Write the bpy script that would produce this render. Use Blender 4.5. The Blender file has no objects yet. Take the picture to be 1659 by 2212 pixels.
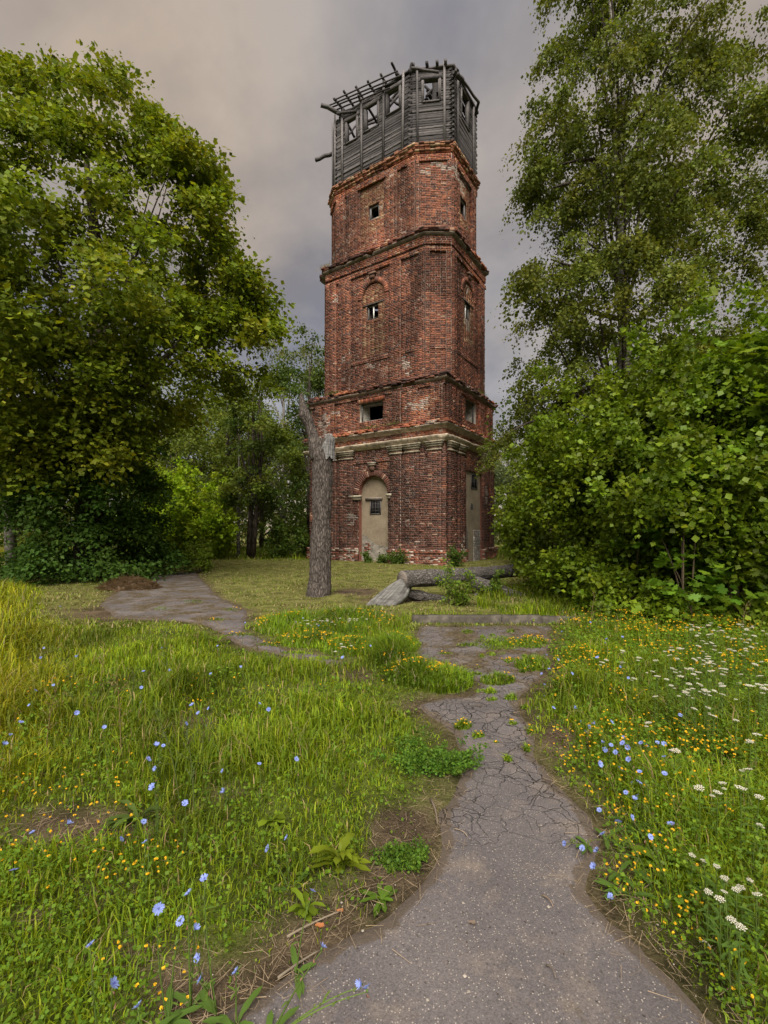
import bpy, bmesh, math, random
import numpy as np
from mathutils import Vector, Matrix

rng = np.random.default_rng(7)
random.seed(7)
sc = bpy.context.scene
COL = sc.collection

# ------------------------------------------------------------------ camera, sky, sun, exposure
F, CX, HY, H = 1000.0, 829.5, 1150.0, 1.55      # focal length and horizon in units of a 1659-wide picture, eye height
cam = bpy.data.cameras.new('camera'); camo = bpy.data.objects.new('camera', cam); COL.objects.link(camo)
camo.location = (0, 0, H); camo.rotation_euler = (math.radians(90), 0, 0)
cam.sensor_fit = 'HORIZONTAL'; cam.sensor_width = 36.0; cam.lens = 36.0 * F / 1659.0
cam.shift_y = (HY - 1106.0) / 1659.0; cam.clip_start = 0.05; cam.clip_end = 5000
sc.camera = camo

SUN_EL, SUN_AZ = math.radians(50), math.radians(182)     # azimuth clockwise from +Y: behind the camera
sd = Vector((math.sin(SUN_AZ) * math.cos(SUN_EL), math.cos(SUN_AZ) * math.cos(SUN_EL), math.sin(SUN_EL)))
sun = bpy.data.lights.new('sun', 'SUN'); sun.energy = 1.5; sun.angle = math.radians(55); sun.color = (1.0, 0.91, 0.78)
suno = bpy.data.objects.new('sun', sun); COL.objects.link(suno)
suno.rotation_euler = sd.to_track_quat('Z', 'Y').to_euler()

w = bpy.data.worlds.new('World'); sc.world = w; w.use_nodes = True
nt = w.node_tree; nt.nodes.clear()
def wn(t, **k):
    n = nt.nodes.new(t)
    for a, b in k.items(): setattr(n, a, b)
    return n
out = wn('ShaderNodeOutputWorld'); mixs = wn('ShaderNodeMixShader')
sky = wn('ShaderNodeTexSky', sky_type='NISHITA', sun_disc=False, sun_elevation=SUN_EL, sun_rotation=SUN_AZ)
bsky = wn('ShaderNodeBackground'); bsky.inputs[1].default_value = 0.05
bcl = wn('ShaderNodeBackground'); bcl.inputs[1].default_value = 0.215
tc = wn('ShaderNodeTexCoord'); sep = wn('ShaderNodeSeparateXYZ')
zz = wn('ShaderNodeMath', operation='MAXIMUM'); zz.inputs[1].default_value = 0.0
za = wn('ShaderNodeMath', operation='ADD'); za.inputs[1].default_value = 0.35
dx = wn('ShaderNodeMath', operation='DIVIDE'); dy = wn('ShaderNodeMath', operation='DIVIDE')
cmb = wn('ShaderNodeCombineXYZ')
n1 = wn('ShaderNodeTexNoise'); n1.inputs['Scale'].default_value = 1.9; n1.inputs['Detail'].default_value = 6; n1.inputs['Roughness'].default_value = 0.56; n1.inputs['Distortion'].default_value = 0.2
n2 = wn('ShaderNodeTexNoise'); n2.inputs['Scale'].default_value = 0.55; n2.inputs['Detail'].default_value = 2
r1 = wn('ShaderNodeValToRGB'); r2 = wn('ShaderNodeValToRGB')
r1.color_ramp.elements[0].position = 0.36; r1.color_ramp.elements[0].color = (0.20, 0.20, 0.228, 1)
r1.color_ramp.elements[1].position = 0.64; r1.color_ramp.elements[1].color = (0.425, 0.405, 0.40, 1)
r2.color_ramp.elements[0].position = 0.42; r2.color_ramp.elements[0].color = (0, 0, 0, 1)
r2.color_ramp.elements[1].position = 0.60; r2.color_ramp.elements[1].color = (1, 1, 1, 1)
mw = wn('ShaderNodeMix', data_type='RGBA')
mt_ = wn('ShaderNodeMix', data_type='RGBA', blend_type='MULTIPLY'); mt_.inputs['Factor'].default_value = 1.0; mt_.inputs['B'].default_value = (1.30, 1.06, 0.76, 1)
LK = nt.links.new
LK(tc.outputs['Generated'], sep.inputs[0]); LK(sep.outputs[2], zz.inputs[0]); LK(zz.outputs[0], za.inputs[0])
LK(sep.outputs[0], dx.inputs[0]); LK(za.outputs[0], dx.inputs[1]); LK(sep.outputs[1], dy.inputs[0]); LK(za.outputs[0], dy.inputs[1])
LK(dx.outputs[0], cmb.inputs[0]); LK(dy.outputs[0], cmb.inputs[1]); cmb.inputs[2].default_value = 1.87
LK(cmb.outputs[0], n1.inputs['Vector']); LK(cmb.outputs[0], n2.inputs['Vector'])
LK(n1.outputs['Fac'], r1.inputs[0]); LK(n2.outputs['Fac'], r2.inputs[0])
LK(r1.outputs[0], mw.inputs['A']); LK(r1.outputs[0], mt_.inputs['A']); LK(mt_.outputs['Result'], mw.inputs['B']); LK(r2.outputs[0], mw.inputs['Factor'])
LK(mw.outputs['Result'], bcl.inputs[0]); LK(sky.outputs[0], bsky.inputs[0])
mixs.inputs[0].default_value = 0.93
LK(bsky.outputs[0], mixs.inputs[1]); LK(bcl.outputs[0], mixs.inputs[2]); LK(mixs.outputs[0], out.inputs[0])

vs = sc.view_settings
vs.view_transform = 'Standard'; vs.look = 'None'; vs.exposure = 2.3; vs.gamma = 1.0; vs.use_curve_mapping = False
cy = sc.cycles
cy.max_bounces = 5; cy.diffuse_bounces = 3; cy.glossy_bounces = 2; cy.transmission_bounces = 3; cy.transparent_max_bounces = 4
cy.use_denoising = True
try:
    cy.use_adaptive_sampling = True; cy.adaptive_threshold = 0.015
except Exception: pass

# ------------------------------------------------------------------ helpers
def G(px, py):
    """ground point seen at picture position (1659-wide units)"""
    Z = 1000 * H / (py - HY); return np.array([(px - CX) / F * Z, Z, 0.0])
def P(px, py, Z):
    return np.array([(px - CX) / F * Z, Z, H + (HY - py) / F * Z])
def to_px(XY):
    Z = np.maximum(XY[..., 1], 0.05)
    return CX + F * XY[..., 0] / Z, HY + F * H / Z

def _hash(ix, seed):
    h = np.zeros(ix.shape[0], dtype=np.uint64) + np.uint64(seed * 7919 + 13)
    for k in range(ix.shape[1]):
        h = (h ^ (ix[:, k].astype(np.int64).astype(np.uint64) * np.uint64(0x9E3779B97F4A7C15))) * np.uint64(0xBF58476D1CE4E5B9)
        h ^= h >> np.uint64(29)
    return (h >> np.uint64(11)).astype(np.float64) / float(1 << 53)
def vnoise(p, scale=1.0, seed=0, octv=1):
    p = np.atleast_2d(np.asarray(p, float)) * scale
    tot = np.zeros(len(p)); amp, nrm = 1.0, 0.0
    with np.errstate(over='ignore'):
        for o in range(octv):
            i = np.floor(p); f = p - i; f = f * f * (3 - 2 * f); d = p.shape[1]; acc = np.zeros(len(p))
            for c in range(1 << d):
                off = np.array([(c >> k) & 1 for k in range(d)])
                wgt = np.prod(np.where(off, f, 1 - f), axis=1)
                acc += wgt * _hash(i + off, seed + o * 31)
            tot += amp * acc; nrm += amp; amp *= 0.5; p = p * 2.03
    return tot / nrm

def mesh(name, V, Fs, mat, col=None, smooth=False):
    """V (n,3); Fs: list of face index arrays (m,k); col: per-vertex rgb"""
    if not isinstance(Fs, (list, tuple)): Fs = [Fs]
    Fs = [np.asarray(f, dtype=np.int32) for f in Fs if len(f)]
    me = bpy.data.meshes.new(name)
    V = np.asarray(V, dtype=np.float32)
    me.vertices.add(len(V)); me.vertices.foreach_set('co', V.ravel())
    loops = np.concatenate([f.ravel() for f in Fs]); tot = np.concatenate([np.full(len(f), f.shape[1], np.int32) for f in Fs])
    start = np.concatenate([[0], np.cumsum(tot)[:-1]]).astype(np.int32)
    me.loops.add(len(loops)); me.loops.foreach_set('vertex_index', loops)
    me.polygons.add(len(tot)); me.polygons.foreach_set('loop_start', start)
    if smooth: me.polygons.foreach_set('use_smooth', np.ones(len(tot), bool))
    me.update(calc_edges=True)
    if col is not None:
        a = me.color_attributes.new('tint', 'FLOAT_COLOR', 'POINT')
        c = np.ones((len(V), 4), np.float32); c[:, :3] = col
        a.data.foreach_set('color', c.ravel())
    if mat is not None: me.materials.append(mat)
    return me
def link(name, me, parent=None, loc=(0, 0, 0)):
    o = bpy.data.objects.new(name, me); COL.objects.link(o); o.location = loc
    if parent is not None: o.parent = parent
    return o
def tag(o, label=None, cat=None, group=None, kind=None):
    if label: o['label'] = label
    if cat: o['category'] = cat
    if group: o['group'] = group
    if kind: o['kind'] = kind
    return o
def empty(name, loc, label=None, cat=None, group=None, rz=0.0):
    o = bpy.data.objects.new(name, None); COL.objects.link(o); o.location = loc; o.rotation_euler = (0, 0, rz)
    o.empty_display_size = 0.2
    return tag(o, label, cat, group)

class MB:
    """collects boxes / tubes / polys, then makes one mesh"""
    def __init__(s): s.V = []; s.F = {}; s.n = 0; s.C = []
    def add(s, V, Fs, col=None):
        V = np.asarray(V, float)
        for f in (Fs if isinstance(Fs, (list, tuple)) else [Fs]):
            f = np.asarray(f, dtype=np.int64)
            if len(f): s.F.setdefault(f.shape[1], []).append(f + s.n)
        s.V.append(V); s.n += len(V)
        s.C.append(np.tile(np.asarray(col if col is not None else (1, 1, 1), float), (len(V), 1)) if col is None or np.ndim(col) == 1 else col)
        return s
    def box(s, c, ax, h, col=None):
        c = np.asarray(c, float); ax = np.asarray(ax, float); h = np.asarray(h, float)
        S = np.array([[x, y, z] for x in (-1, 1) for y in (-1, 1) for z in (-1, 1)], float) * h
        return s.add(c + S @ ax, [BOXF], col)
    def beam(s, a, b, wd, ht, up=(0, 0, 1), col=None):
        a = np.asarray(a, float); b = np.asarray(b, float); d = b - a; L = np.linalg.norm(d); d /= L
        sd_ = np.cross(d, up); sd_ /= max(np.linalg.norm(sd_), 1e-6); u = np.cross(sd_, d)
        return s.box((a + b) / 2, [d, sd_, u], (L / 2, wd / 2, ht / 2), col)
    def tube(s, pts, rad, sides=8, amp=0.0, fr=4.0, seed=1, cap=True, col=None):
        V, Fs = tube(pts, rad, sides, amp, fr, seed, cap); return s.add(V, Fs, col)
    def build(s, name, mat, parent=None, loc=None, smooth=False, col=True):
        V = np.concatenate(s.V)
        if loc is None: loc = (0, 0, 0)
        me = mesh(name, V, [np.concatenate(f) for f in s.F.values()], mat, np.concatenate(s.C) if col else None, smooth)
        return link(name, me, parent, loc)
BOXF = np.array([[0, 1, 3, 2], [4, 6, 7, 5], [0, 4, 5, 1], [2, 3, 7, 6], [0, 2, 6, 4], [1, 5, 7, 3]])

def tube(pts, rad, sides=8, amp=0.0, fr=4.0, seed=1, cap=True):
    pts = np.asarray(pts, float); n = len(pts); rad = np.broadcast_to(np.asarray(rad, float), (n,))
    T = np.gradient(pts, axis=0); T /= np.maximum(np.linalg.norm(T, axis=1, keepdims=True), 1e-9)
    ref = np.array([0, 0, 1.0]) if abs(T[:, 2]).mean() < 0.8 else np.array([0, 1.0, 0])
    A = np.cross(T, ref); A /= np.maximum(np.linalg.norm(A, axis=1, keepdims=True), 1e-9); B = np.cross(T, A)
    th = np.linspace(0, 2 * math.pi, sides, endpoint=False)
    ring = np.cos(th)[None, :, None] * A[:, None] + np.sin(th)[None, :, None] * B[:, None]
    R = np.repeat(rad[:, None], sides, 1)
    V = pts[:, None] + ring * R[..., None]
    if amp > 0:
        q = V.reshape(-1, 3)
        R = R * (1 + amp * (vnoise(q, fr, seed, 2).reshape(n, sides) - 0.5) * 2)
        V = pts[:, None] + ring * R[..., None]
    V = V.reshape(-1, 3)
    i = np.arange(n - 1)[:, None] * sides; j = np.arange(sides)[None]; j2 = (j + 1) % sides
    Q = np.stack([i + j, i + j2, i + sides + j2, i + sides + j], -1).reshape(-1, 4)
    Fs = [Q]
    if cap:
        V = np.vstack([V, pts[0], pts[-1]]); c0, c1 = len(V) - 2, len(V) - 1; jj = np.arange(sides)
        Fs.append(np.stack([np.full(sides, c0), (jj + 1) % sides, jj], -1))
        b = (n - 1) * sides
        Fs.append(np.stack([np.full(sides, c1), b + jj, b + (jj + 1) % sides], -1))
    return V, Fs
def bez(a, b, c, n=8):
    t = np.linspace(0, 1, n)[:, None]; a, b, c = map(np.asarray, (a, b, c))
    return (1 - t) ** 2 * a + 2 * t * (1 - t) * b + t * t * c
def unit(v): return v / np.maximum(np.linalg.norm(v, axis=-1, keepdims=True), 1e-9)

# leaf templates: x along the leaf, y across, z normal
T_STRAW = (np.array([[0, .5, 0], [0, -.5, 0], [1, -.3, .0], [1, .3, .0]]), np.array([[0, 1, 2, 3]]))
T_LEAF = (np.array([[0, 0, 0], [.45, .36, .07], [1, 0, -.05], [.45, -.36, .07]]), np.array([[0, 1, 2], [0, 2, 3]]))
T_BROAD = (np.array([[0, 0, 0], [.25, .36, .06], [.62, .28, .05], [1.05, 0, -.12], [.62, -.28, .05], [.25, -.36, .06]]),
           np.array([[0, 3, 2], [0, 2, 1], [0, 5, 4], [0, 4, 3]]))
_m = [(-.05, 0), (-.12, .22), (.1, .2), (-.02, .55), (.25, .4), (.35, .62), (.5, .45), (.62, .5), (.55, .2), (.78, .22), (1.0, 0)]
_mv = np.array([(x, y, .03 + .06 * y) for x, y in _m] + [(x, -y, .03 + .06 * y) for x, y in _m[1:-1]][::-1] + [(.28, 0, 0)])
T_MAPLE = (_mv, np.array([[len(_mv) - 1, i, (i + 1) % (len(_mv) - 1)] for i in range(len(_mv) - 1)][::1]))
def scatter(tpl, pos, a, n, size, width=1.0, col=None):
    tv, tf = tpl; N = len(pos); k = len(tv)
    a = unit(a); y = unit(np.cross(n, a)); n = np.cross(a, y)
    size = np.broadcast_to(np.asarray(size, float), (N,)); width = np.broadcast_to(np.asarray(width, float), (N,))
    V = pos[:, None] + size[:, None, None] * (tv[None, :, 0:1] * a[:, None] + tv[None, :, 1:2] * width[:, None, None] * y[:, None] + tv[None, :, 2:3] * n[:, None])
    Fc = (tf[None] + (np.arange(N) * k)[:, None, None]).reshape(-1, tf.shape[1])
    C = np.repeat(col, k, axis=0) if col is not None else None
    return V.reshape(-1, 3), Fc, C
def tints(N, base, var=0.25, yel=0.15, rs=None):
    r = rs or rng
    b = np.asarray(base, float)[None] * (1 + var * (r.random((N, 1)) * 2 - 1))
    y = r.random((N, 1)) ** 2 * yel
    return np.clip(b * (1 + np.concatenate([y * 2.2, y, -y * 0.3], 1)), 0.002, 0.9)

# ------------------------------------------------------------------ materials
def newmat(name):
    m = bpy.data.materials.new(name); m.use_nodes = True; t = m.node_tree
    return m, t, t.nodes['Principled BSDF'], t.links.new
def nd(t, ty, **k):
    n = t.nodes.new(ty)
    for a, b in k.items():
        if a in ('operation', 'data_type', 'blend_type', 'feature', 'attribute_name', 'distance', 'voronoi_dimensions', 'noise_dimensions'): setattr(n, a, b)
        else: n.inputs[a].default_value = b
    return n
def ramp(t, stops, src, L):
    r = t.nodes.new('ShaderNodeValToRGB'); e = r.color_ramp.elements
    while len(e) < len(stops): e.new(0.5)
    for el, (p, c) in zip(e, stops):
        el.position = p; el.color = (*c, 1) if not np.isscalar(c) else (c, c, c, 1)
    L(src, r.inputs[0]); return r.outputs[0]
def mixc(t, L, fac, a, b, mode='MIX'):
    m = t.nodes.new('ShaderNodeMix'); m.data_type = 'RGBA'; m.blend_type = mode
    for s, v in (('Factor', fac), ('A', a), ('B', b)):
        i = m.inputs[s]
        if hasattr(v, 'links'): L(v, i)
        else: i.default_value = v if s == 'Factor' else (*v, 1)
    return m.outputs['Result']
def coords(t, L, scale=(1, 1, 1)):
    c = t.nodes.new('ShaderNodeTexCoord'); m = t.nodes.new('ShaderNodeMapping'); m.inputs['Scale'].default_value = scale
    L(c.outputs['Object'], m.inputs[0]); return m.outputs[0]
def bump(t, L, h, bs, strength=0.5, dist=0.02, prev=None):
    b = t.nodes.new('ShaderNodeBump'); b.inputs['Strength'].default_value = strength; b.inputs['Distance'].default_value = dist
    L(h, b.inputs['Height'])
    if prev is not None: L(prev, b.inputs['Normal'])
    if bs is not None: L(b.outputs[0], bs.inputs['Normal'])
    return b.outputs[0]

def m_leaf(name, transl=0.35, rough=0.5, spec=0.25):
    m, t, bs, L = newmat(name)
    at = nd(t, 'ShaderNodeAttribute', attribute_name='tint')
    bs.inputs['Roughness'].default_value = rough; bs.inputs['Specular IOR Level'].default_value = spec
    L(at.outputs['Color'], bs.inputs['Base Color'])
    tr = t.nodes.new('ShaderNodeBsdfTranslucent'); mx = t.nodes.new('ShaderNodeMixShader'); mx.inputs[0].default_value = transl
    c2 = mixc(t, L, 1.0, at.outputs['Color'], (1.25, 1.2, 0.6), 'MULTIPLY')
    L(c2, tr.inputs[0]); L(bs.outputs[0], mx.inputs[1]); L(tr.outputs[0], mx.inputs[2])
    L(mx.outputs[0], t.nodes['Material Output'].inputs[0])
    return m
def m_tint(name, rough=0.85, nscale=8.0, lo=0.7, hi=1.3, bs_=0.4, bd=0.01, stretch=(1, 1, 1), spec=0.2):
    """vertex tint broken up by noise"""
    m, t, bs, L = newmat(name)
    at = nd(t, 'ShaderNodeAttribute', attribute_name='tint'); co = coords(t, L, stretch)
    n = nd(t, 'ShaderNodeTexNoise', Scale=nscale, Detail=6.0, Roughness=0.62); L(co, n.inputs['Vector'])
    r = ramp(t, [(0.28, lo), (0.72, hi)], n.outputs['Fac'], L)
    L(mixc(t, L, 1.0, at.outputs['Color'], r, 'MULTIPLY'), bs.inputs['Base Color'])
    bs.inputs['Roughness'].default_value = rough; bs.inputs['Specular IOR Level'].default_value = spec
    bump(t, L, n.outputs['Fac'], bs, bs_, bd)
    return m
M = {}
M['leaf'] = m_leaf('leaf', 0.35, 0.55, 0.15); M['leaf_gloss'] = m_leaf('leaf_gloss', 0.34, 0.45, 0.2); M['grass'] = m_leaf('grass', 0.35, 0.55, 0.2)
M['petal'] = m_leaf('petal', 0.3, 0.6, 0.1)
M['brick'] = m_tint('brick', 0.92, 9.0, 0.62, 1.32, 0.5, 0.012)
M['wood'] = m_tint('weathered_wood', 0.85, 5.0, 0.5, 1.45, 0.7, 0.012, (1, 1, 6))
M['stone'] = m_tint('stone_moulding', 0.9, 4.5, 0.35, 1.25, 0.7, 0.03)
M['plain'] = m_tint('plain', 0.8, 14.0, 0.75, 1.2, 0.3, 0.004)

# mortar
m, t, bs, L = newmat('mortar'); co = coords(t, L)
n = nd(t, 'ShaderNodeTexNoise', Scale=1.3, Detail=5.0); L(co, n.inputs['Vector'])
n_ = nd(t, 'ShaderNodeTexNoise', Scale=30.0, Detail=4.0); L(co, n_.inputs['Vector'])
c = ramp(t, [(0.3, (0.135, 0.10, 0.086)), (0.5, (0.235, 0.182, 0.155)), (0.7, (0.35, 0.29, 0.25))], n.outputs['Fac'], L)
L(c, bs.inputs['Base Color']); bs.inputs['Roughness'].default_value = 0.95; bump(t, L, n_.outputs['Fac'], bs, 0.5, 0.01); M['mortar'] = m

# plaster of the blocked doorways: buff, stained, greyer towards patches
m, t, bs, L = newmat('plaster'); co = coords(t, L)
n = nd(t, 'ShaderNodeTexNoise', Scale=1.1, Detail=7.0, Roughness=0.65); L(co, n.inputs['Vector'])
n_ = nd(t, 'ShaderNodeTexNoise', Scale=14.0, Detail=5.0); L(co, n_.inputs['Vector'])
c = ramp(t, [(0.3, (0.11, 0.088, 0.062)), (0.45, (0.20, 0.155, 0.10)), (0.6, (0.25, 0.20, 0.135)), (0.75, (0.29, 0.26, 0.21))], n.outputs['Fac'], L)
c = mixc(t, L, 0.12, c, ramp(t, [(0.35, 0.1), (0.65, 0.4)], n_.outputs['Fac'], L))
L(c, bs.inputs['Base Color']); bs.inputs['Roughness'].default_value = 0.95; bump(t, L, n_.outputs['Fac'], bs, 0.3, 0.01); M['plaster'] = m

# back walls: brick texture
m, t, bs, L = newmat('back_brick')
b = nd(t, 'ShaderNodeTexBrick', Scale=1.0); b.inputs['Brick Width'].default_value = 0.26; b.inputs['Row Height'].default_value = 0.09; b.inputs['Mortar Size'].default_value = 0.012
b.inputs['Color1'].default_value = (0.2, 0.07, 0.05, 1); b.inputs['Color2'].default_value = (0.11, 0.05, 0.04, 1); b.inputs['Mortar'].default_value = (0.3, 0.25, 0.22, 1)
tc_ = t.nodes.new('ShaderNodeTexCoord'); sx = t.nodes.new('ShaderNodeSeparateXYZ'); cx_ = t.nodes.new('ShaderNodeCombineXYZ'); ad = nd(t, 'ShaderNodeMath', operation='ADD')
L(tc_.outputs['Object'], sx.inputs[0]); L(sx.outputs[0], ad.inputs[0]); L(sx.outputs[1], ad.inputs[1]); L(ad.outputs[0], cx_.inputs[0]); L(sx.outputs[2], cx_.inputs[1]); L(cx_.outputs[0], b.inputs['Vector'])
L(b.outputs['Color'], bs.inputs['Base Color']); bs.inputs['Roughness'].default_value = 0.95; M['back_brick'] = m

# bark
def m_bark(name, c0, c1, c2, sc_=(9, 9, 1.6), bd=0.03):
    m, t, bs, L = newmat(name); co = coords(t, L, sc_)
    v = nd(t, 'ShaderNodeTexVoronoi', feature='DISTANCE_TO_EDGE', Scale=1.6)
    n = nd(t, 'ShaderNodeTexNoise', Scale=1.5, Detail=8.0, Roughness=0.68); L(co, n.inputs['Vector'])
    mxv = mixc(t, L, 0.35, co, n.outputs['Color']); L(mxv, v.inputs['Vector'])
    c = ramp(t, [(0.28, c0), (0.5, c1), (0.75, c2)], n.outputs['Fac'], L)
    e = ramp(t, [(0.0, 0.3), (0.16, 1.0)], v.outputs['Distance'], L)
    L(mixc(t, L, 1.0, c, e, 'MULTIPLY'), bs.inputs['Base Color']); bs.inputs['Roughness'].default_value = 0.95; bs.inputs['Specular IOR Level'].default_value = 0.15
    h = mixc(t, L, 0.5, e, n.outputs['Color']); bump(t, L, h, bs, 0.9, bd)
    return m
M['bark'] = m_bark('bark', (0.035, 0.028, 0.024), (0.07, 0.056, 0.047), (0.12, 0.10, 0.085))
M['bark_grey'] = m_bark('bark_grey', (0.045, 0.037, 0.033), (0.105, 0.089, 0.081), (0.21, 0.185, 0.17), (26, 26, 6))
M['bark_log'] = m_bark('bark_log', (0.05, 0.045, 0.042), (0.12, 0.11, 0.104), (0.22, 0.205, 0.195), (8, 22, 22))
m, t, bs, L = newmat('birch_bark'); co = coords(t, L, (3, 3, 14))
n = nd(t, 'ShaderNodeTexNoise', Scale=1.0, Detail=5.0, Roughness=0.6); L(co, n.inputs['Vector'])
L(ramp(t, [(0.38, (0.03, 0.028, 0.025)), (0.46, (0.14, 0.128, 0.115)), (0.62, (0.29, 0.275, 0.25))], n.outputs['Fac'], L), bs.inputs['Base Color']); bs.inputs['Roughness'].default_value = 0.8; M['birch_bark'] = m

# ground
m, t, bs, L = newmat('soil_and_turf'); co = coords(t, L)
at = nd(t, 'ShaderNodeAttribute', attribute_name='tint')
n = nd(t, 'ShaderNodeTexNoise', Scale=2.2, Detail=9.0, Roughness=0.7); L(co, n.inputs['Vector'])
n_ = nd(t, 'ShaderNodeTexNoise', Scale=60.0, Detail=6.0, Roughness=0.7); L(co, n_.inputs['Vector'])
c = mixc(t, L, 1.0, at.outputs['Color'], ramp(t, [(0.35, 0.45), (0.65, 1.5)], n.outputs['Fac'], L), 'MULTIPLY')
c = mixc(t, L, 1.0, c, ramp(t, [(0.3, 0.5), (0.7, 1.5)], n_.outputs['Fac'], L), 'MULTIPLY')
L(c, bs.inputs['Base Color']); bs.inputs['Roughness'].default_value = 1.0; bs.inputs['Specular IOR Level'].default_value = 0.05
bump(t, L, n_.outputs['Fac'], bs, 0.8, 0.03); M['ground'] = m

# old asphalt: speckled aggregate, dusty and mossy patches, cracks
m, t, bs, L = newmat('old_asphalt'); co = coords(t, L)
nb = nd(t, 'ShaderNodeTexNoise', Scale=0.9, Detail=6.0, Roughness=0.6); L(co, nb.inputs['Vector'])
nf = nd(t, 'ShaderNodeTexNoise', Scale=140.0, Detail=4.0, Roughness=0.7); L(co, nf.inputs['Vector'])
nm = nd(t, 'ShaderNodeTexNoise', Scale=2.6, Detail=7.0, Roughness=0.65); L(co, nm.inputs['Vector'])
at = nd(t, 'ShaderNodeAttribute', attribute_name='tint'); sp = t.nodes.new('ShaderNodeSeparateColor'); L(at.outputs['Color'], sp.inputs[0])
base = ramp(t, [(0.3, (0.078, 0.070, 0.074)), (0.52, (0.112, 0.101, 0.105)), (0.75, (0.146, 0.132, 0.133))], nb.outputs['Fac'], L)
base = mixc(t, L, ramp(t, [(0.52, 0.0), (0.66, 0.75)], nm.outputs['Fac'], L), base, (0.18, 0.15, 0.13))      # dust
ag = nd(t, 'ShaderNodeTexVoronoi', Scale=110.0); L(co, ag.inputs['Vector'])
agm = nd(t, 'ShaderNodeTexVoronoi', Scale=40.0); L(co, agm.inputs['Vector'])
sp2 = t.nodes.new('ShaderNodeSeparateColor'); L(ag.outputs['Color'], sp2.inputs[0])
spk = nd(t, 'ShaderNodeMath', operation='MULTIPLY')
L(ramp(t, [(0.22, 1.0), (0.34, 0.0)], ag.outputs['Distance'], L), spk.inputs[0]); L(ramp(t, [(0.72, 0.0), (0.78, 1.0)], sp2.outputs[0], L), spk.inputs[1])
base = mixc(t, L, 1.0, base, ramp(t, [(0.3, 0.6), (0.7, 1.35)], nf.outputs['Fac'], L), 'MULTIPLY')
base = mixc(t, L, spk.outputs[0], base, (0.30, 0.27, 0.245))
spd = nd(t, 'ShaderNodeMath', operation='MULTIPLY')
L(ramp(t, [(0.15, 0.8), (0.3, 0.0)], agm.outputs['Distance'], L), spd.inputs[0]); L(ramp(t, [(0.12, 1.0), (0.15, 0.0)], sp2.outputs[1], L), spd.inputs[1])
base = mixc(t, L, spd.outputs[0], base, (0.035, 0.028, 0.024))
cd = nd(t, 'ShaderNodeTexNoise', Scale=3.5, Detail=5.0); L(co, cd.inputs['Vector'])
def cracks(scale, seed, wd):
    v = nd(t, 'ShaderNodeTexVoronoi', feature='DISTANCE_TO_EDGE', Scale=scale)
    mp = t.nodes.new('ShaderNodeMapping'); mp.inputs['Location'].default_value = (seed, seed * .7, 0)
    L(mixc(t, L, 0.22, co, cd.outputs['Color']), mp.inputs[0]); L(mp.outputs[0], v.inputs['Vector'])
    return ramp(t, [(0.0, 1.0), (wd, 0.0)], v.outputs['Distance'], L)
k1_ = cracks(4.6, 1.3, 0.011); k2 = cracks(11.0, 4.1, 0.02)
mk = nd(t, 'ShaderNodeTexNoise', Scale=1.1, Detail=3.0); L(co, mk.inputs['Vector'])
mk2 = nd(t, 'ShaderNodeTexNoise', Scale=2.3, Detail=4.0); L(co, mk2.inputs['Vector'])
k1m = nd(t, 'ShaderNodeMath', operation='MULTIPLY'); L(k1_, k1m.inputs[0]); L(ramp(t, [(0.38, 0.0), (0.52, 1.0)], mk2.outputs['Fac'], L), k1m.inputs[1]); k1 = k1m.outputs[0]
kk = nd(t, 'ShaderNodeMath', operation='MULTIPLY'); L(k2, kk.inputs[0]); L(ramp(t, [(0.38, 0.0), (0.52, 1.0)], mk.outputs['Fac'], L), kk.inputs[1])
km = nd(t, 'ShaderNodeMath', operation='MAXIMUM'); L(k1, km.inputs[0]); L(kk.outputs[0], km.inputs[1])
kr = nd(t, 'ShaderNodeMath', operation='MULTIPLY'); L(km.outputs[0], kr.inputs[0]); L(sp.outputs[0], kr.inputs[1])
base = mixc(t, L, kr.outputs[0], base, (0.035, 0.03, 0.024))
# moss and litter lying on it (green channel of the tint marks where they have grown)
nd18 = nd(t, 'ShaderNodeTexNoise', Scale=22.0, Detail=7.0, Roughness=0.75); L(co, nd18.inputs['Vector'])
ms = nd(t, 'ShaderNodeTexNoise', Scale=2.1, Detail=9.0, Roughness=0.72); L(co, ms.inputs['Vector'])
msa = nd(t, 'ShaderNodeMath', operation='ADD'); L(ms.outputs['Fac'], msa.inputs[0]); L(sp.outputs[1], msa.inputs[1])
base = mixc(t, L, ramp(t, [(0.62, 0.0), (0.74, 1.0)], msa.outputs[0], L), base, mixc(t, L, ramp(t, [(0.38, 0.0), (0.62, 1.0)], nd18.outputs['Fac'], L), (0.025, 0.019, 0.010), (0.125, 0.095, 0.055)))
ed = nd(t, 'ShaderNodeMath', operation='ADD'); nm2 = nd(t, 'ShaderNodeTexNoise', Scale=7.0, Detail=8.0, Roughness=0.75); L(co, nm2.inputs['Vector']); L(nm2.outputs['Fac'], ed.inputs[0]); L(sp.outputs[2], ed.inputs[1])
base = mixc(t, L, ramp(t, [(0.92, 0.0), (1.35, 0.9)], ed.outputs[0], L), base, mixc(t, L, nf.outputs['Fac'], (0.02, 0.015, 0.011), (0.15, 0.12, 0.095)))
L(base, bs.inputs['Base Color']); bs.inputs['Roughness'].default_value = 0.9; bs.inputs['Specular IOR Level'].default_value = 0.25
inv = nd(t, 'ShaderNodeMath', operation='SUBTRACT'); inv.inputs[0].default_value = 1.0; L(kr.outputs[0], inv.inputs[1])
b1 = bump(t, L, nf.outputs['Fac'], None, 0.6, 0.006); bump(t, L, inv.outputs[0], bs, 1.0, 0.03, b1)
M['asphalt'] = m
m, t, bs, L = newmat('old_concrete'); co = coords(t, L)
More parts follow.
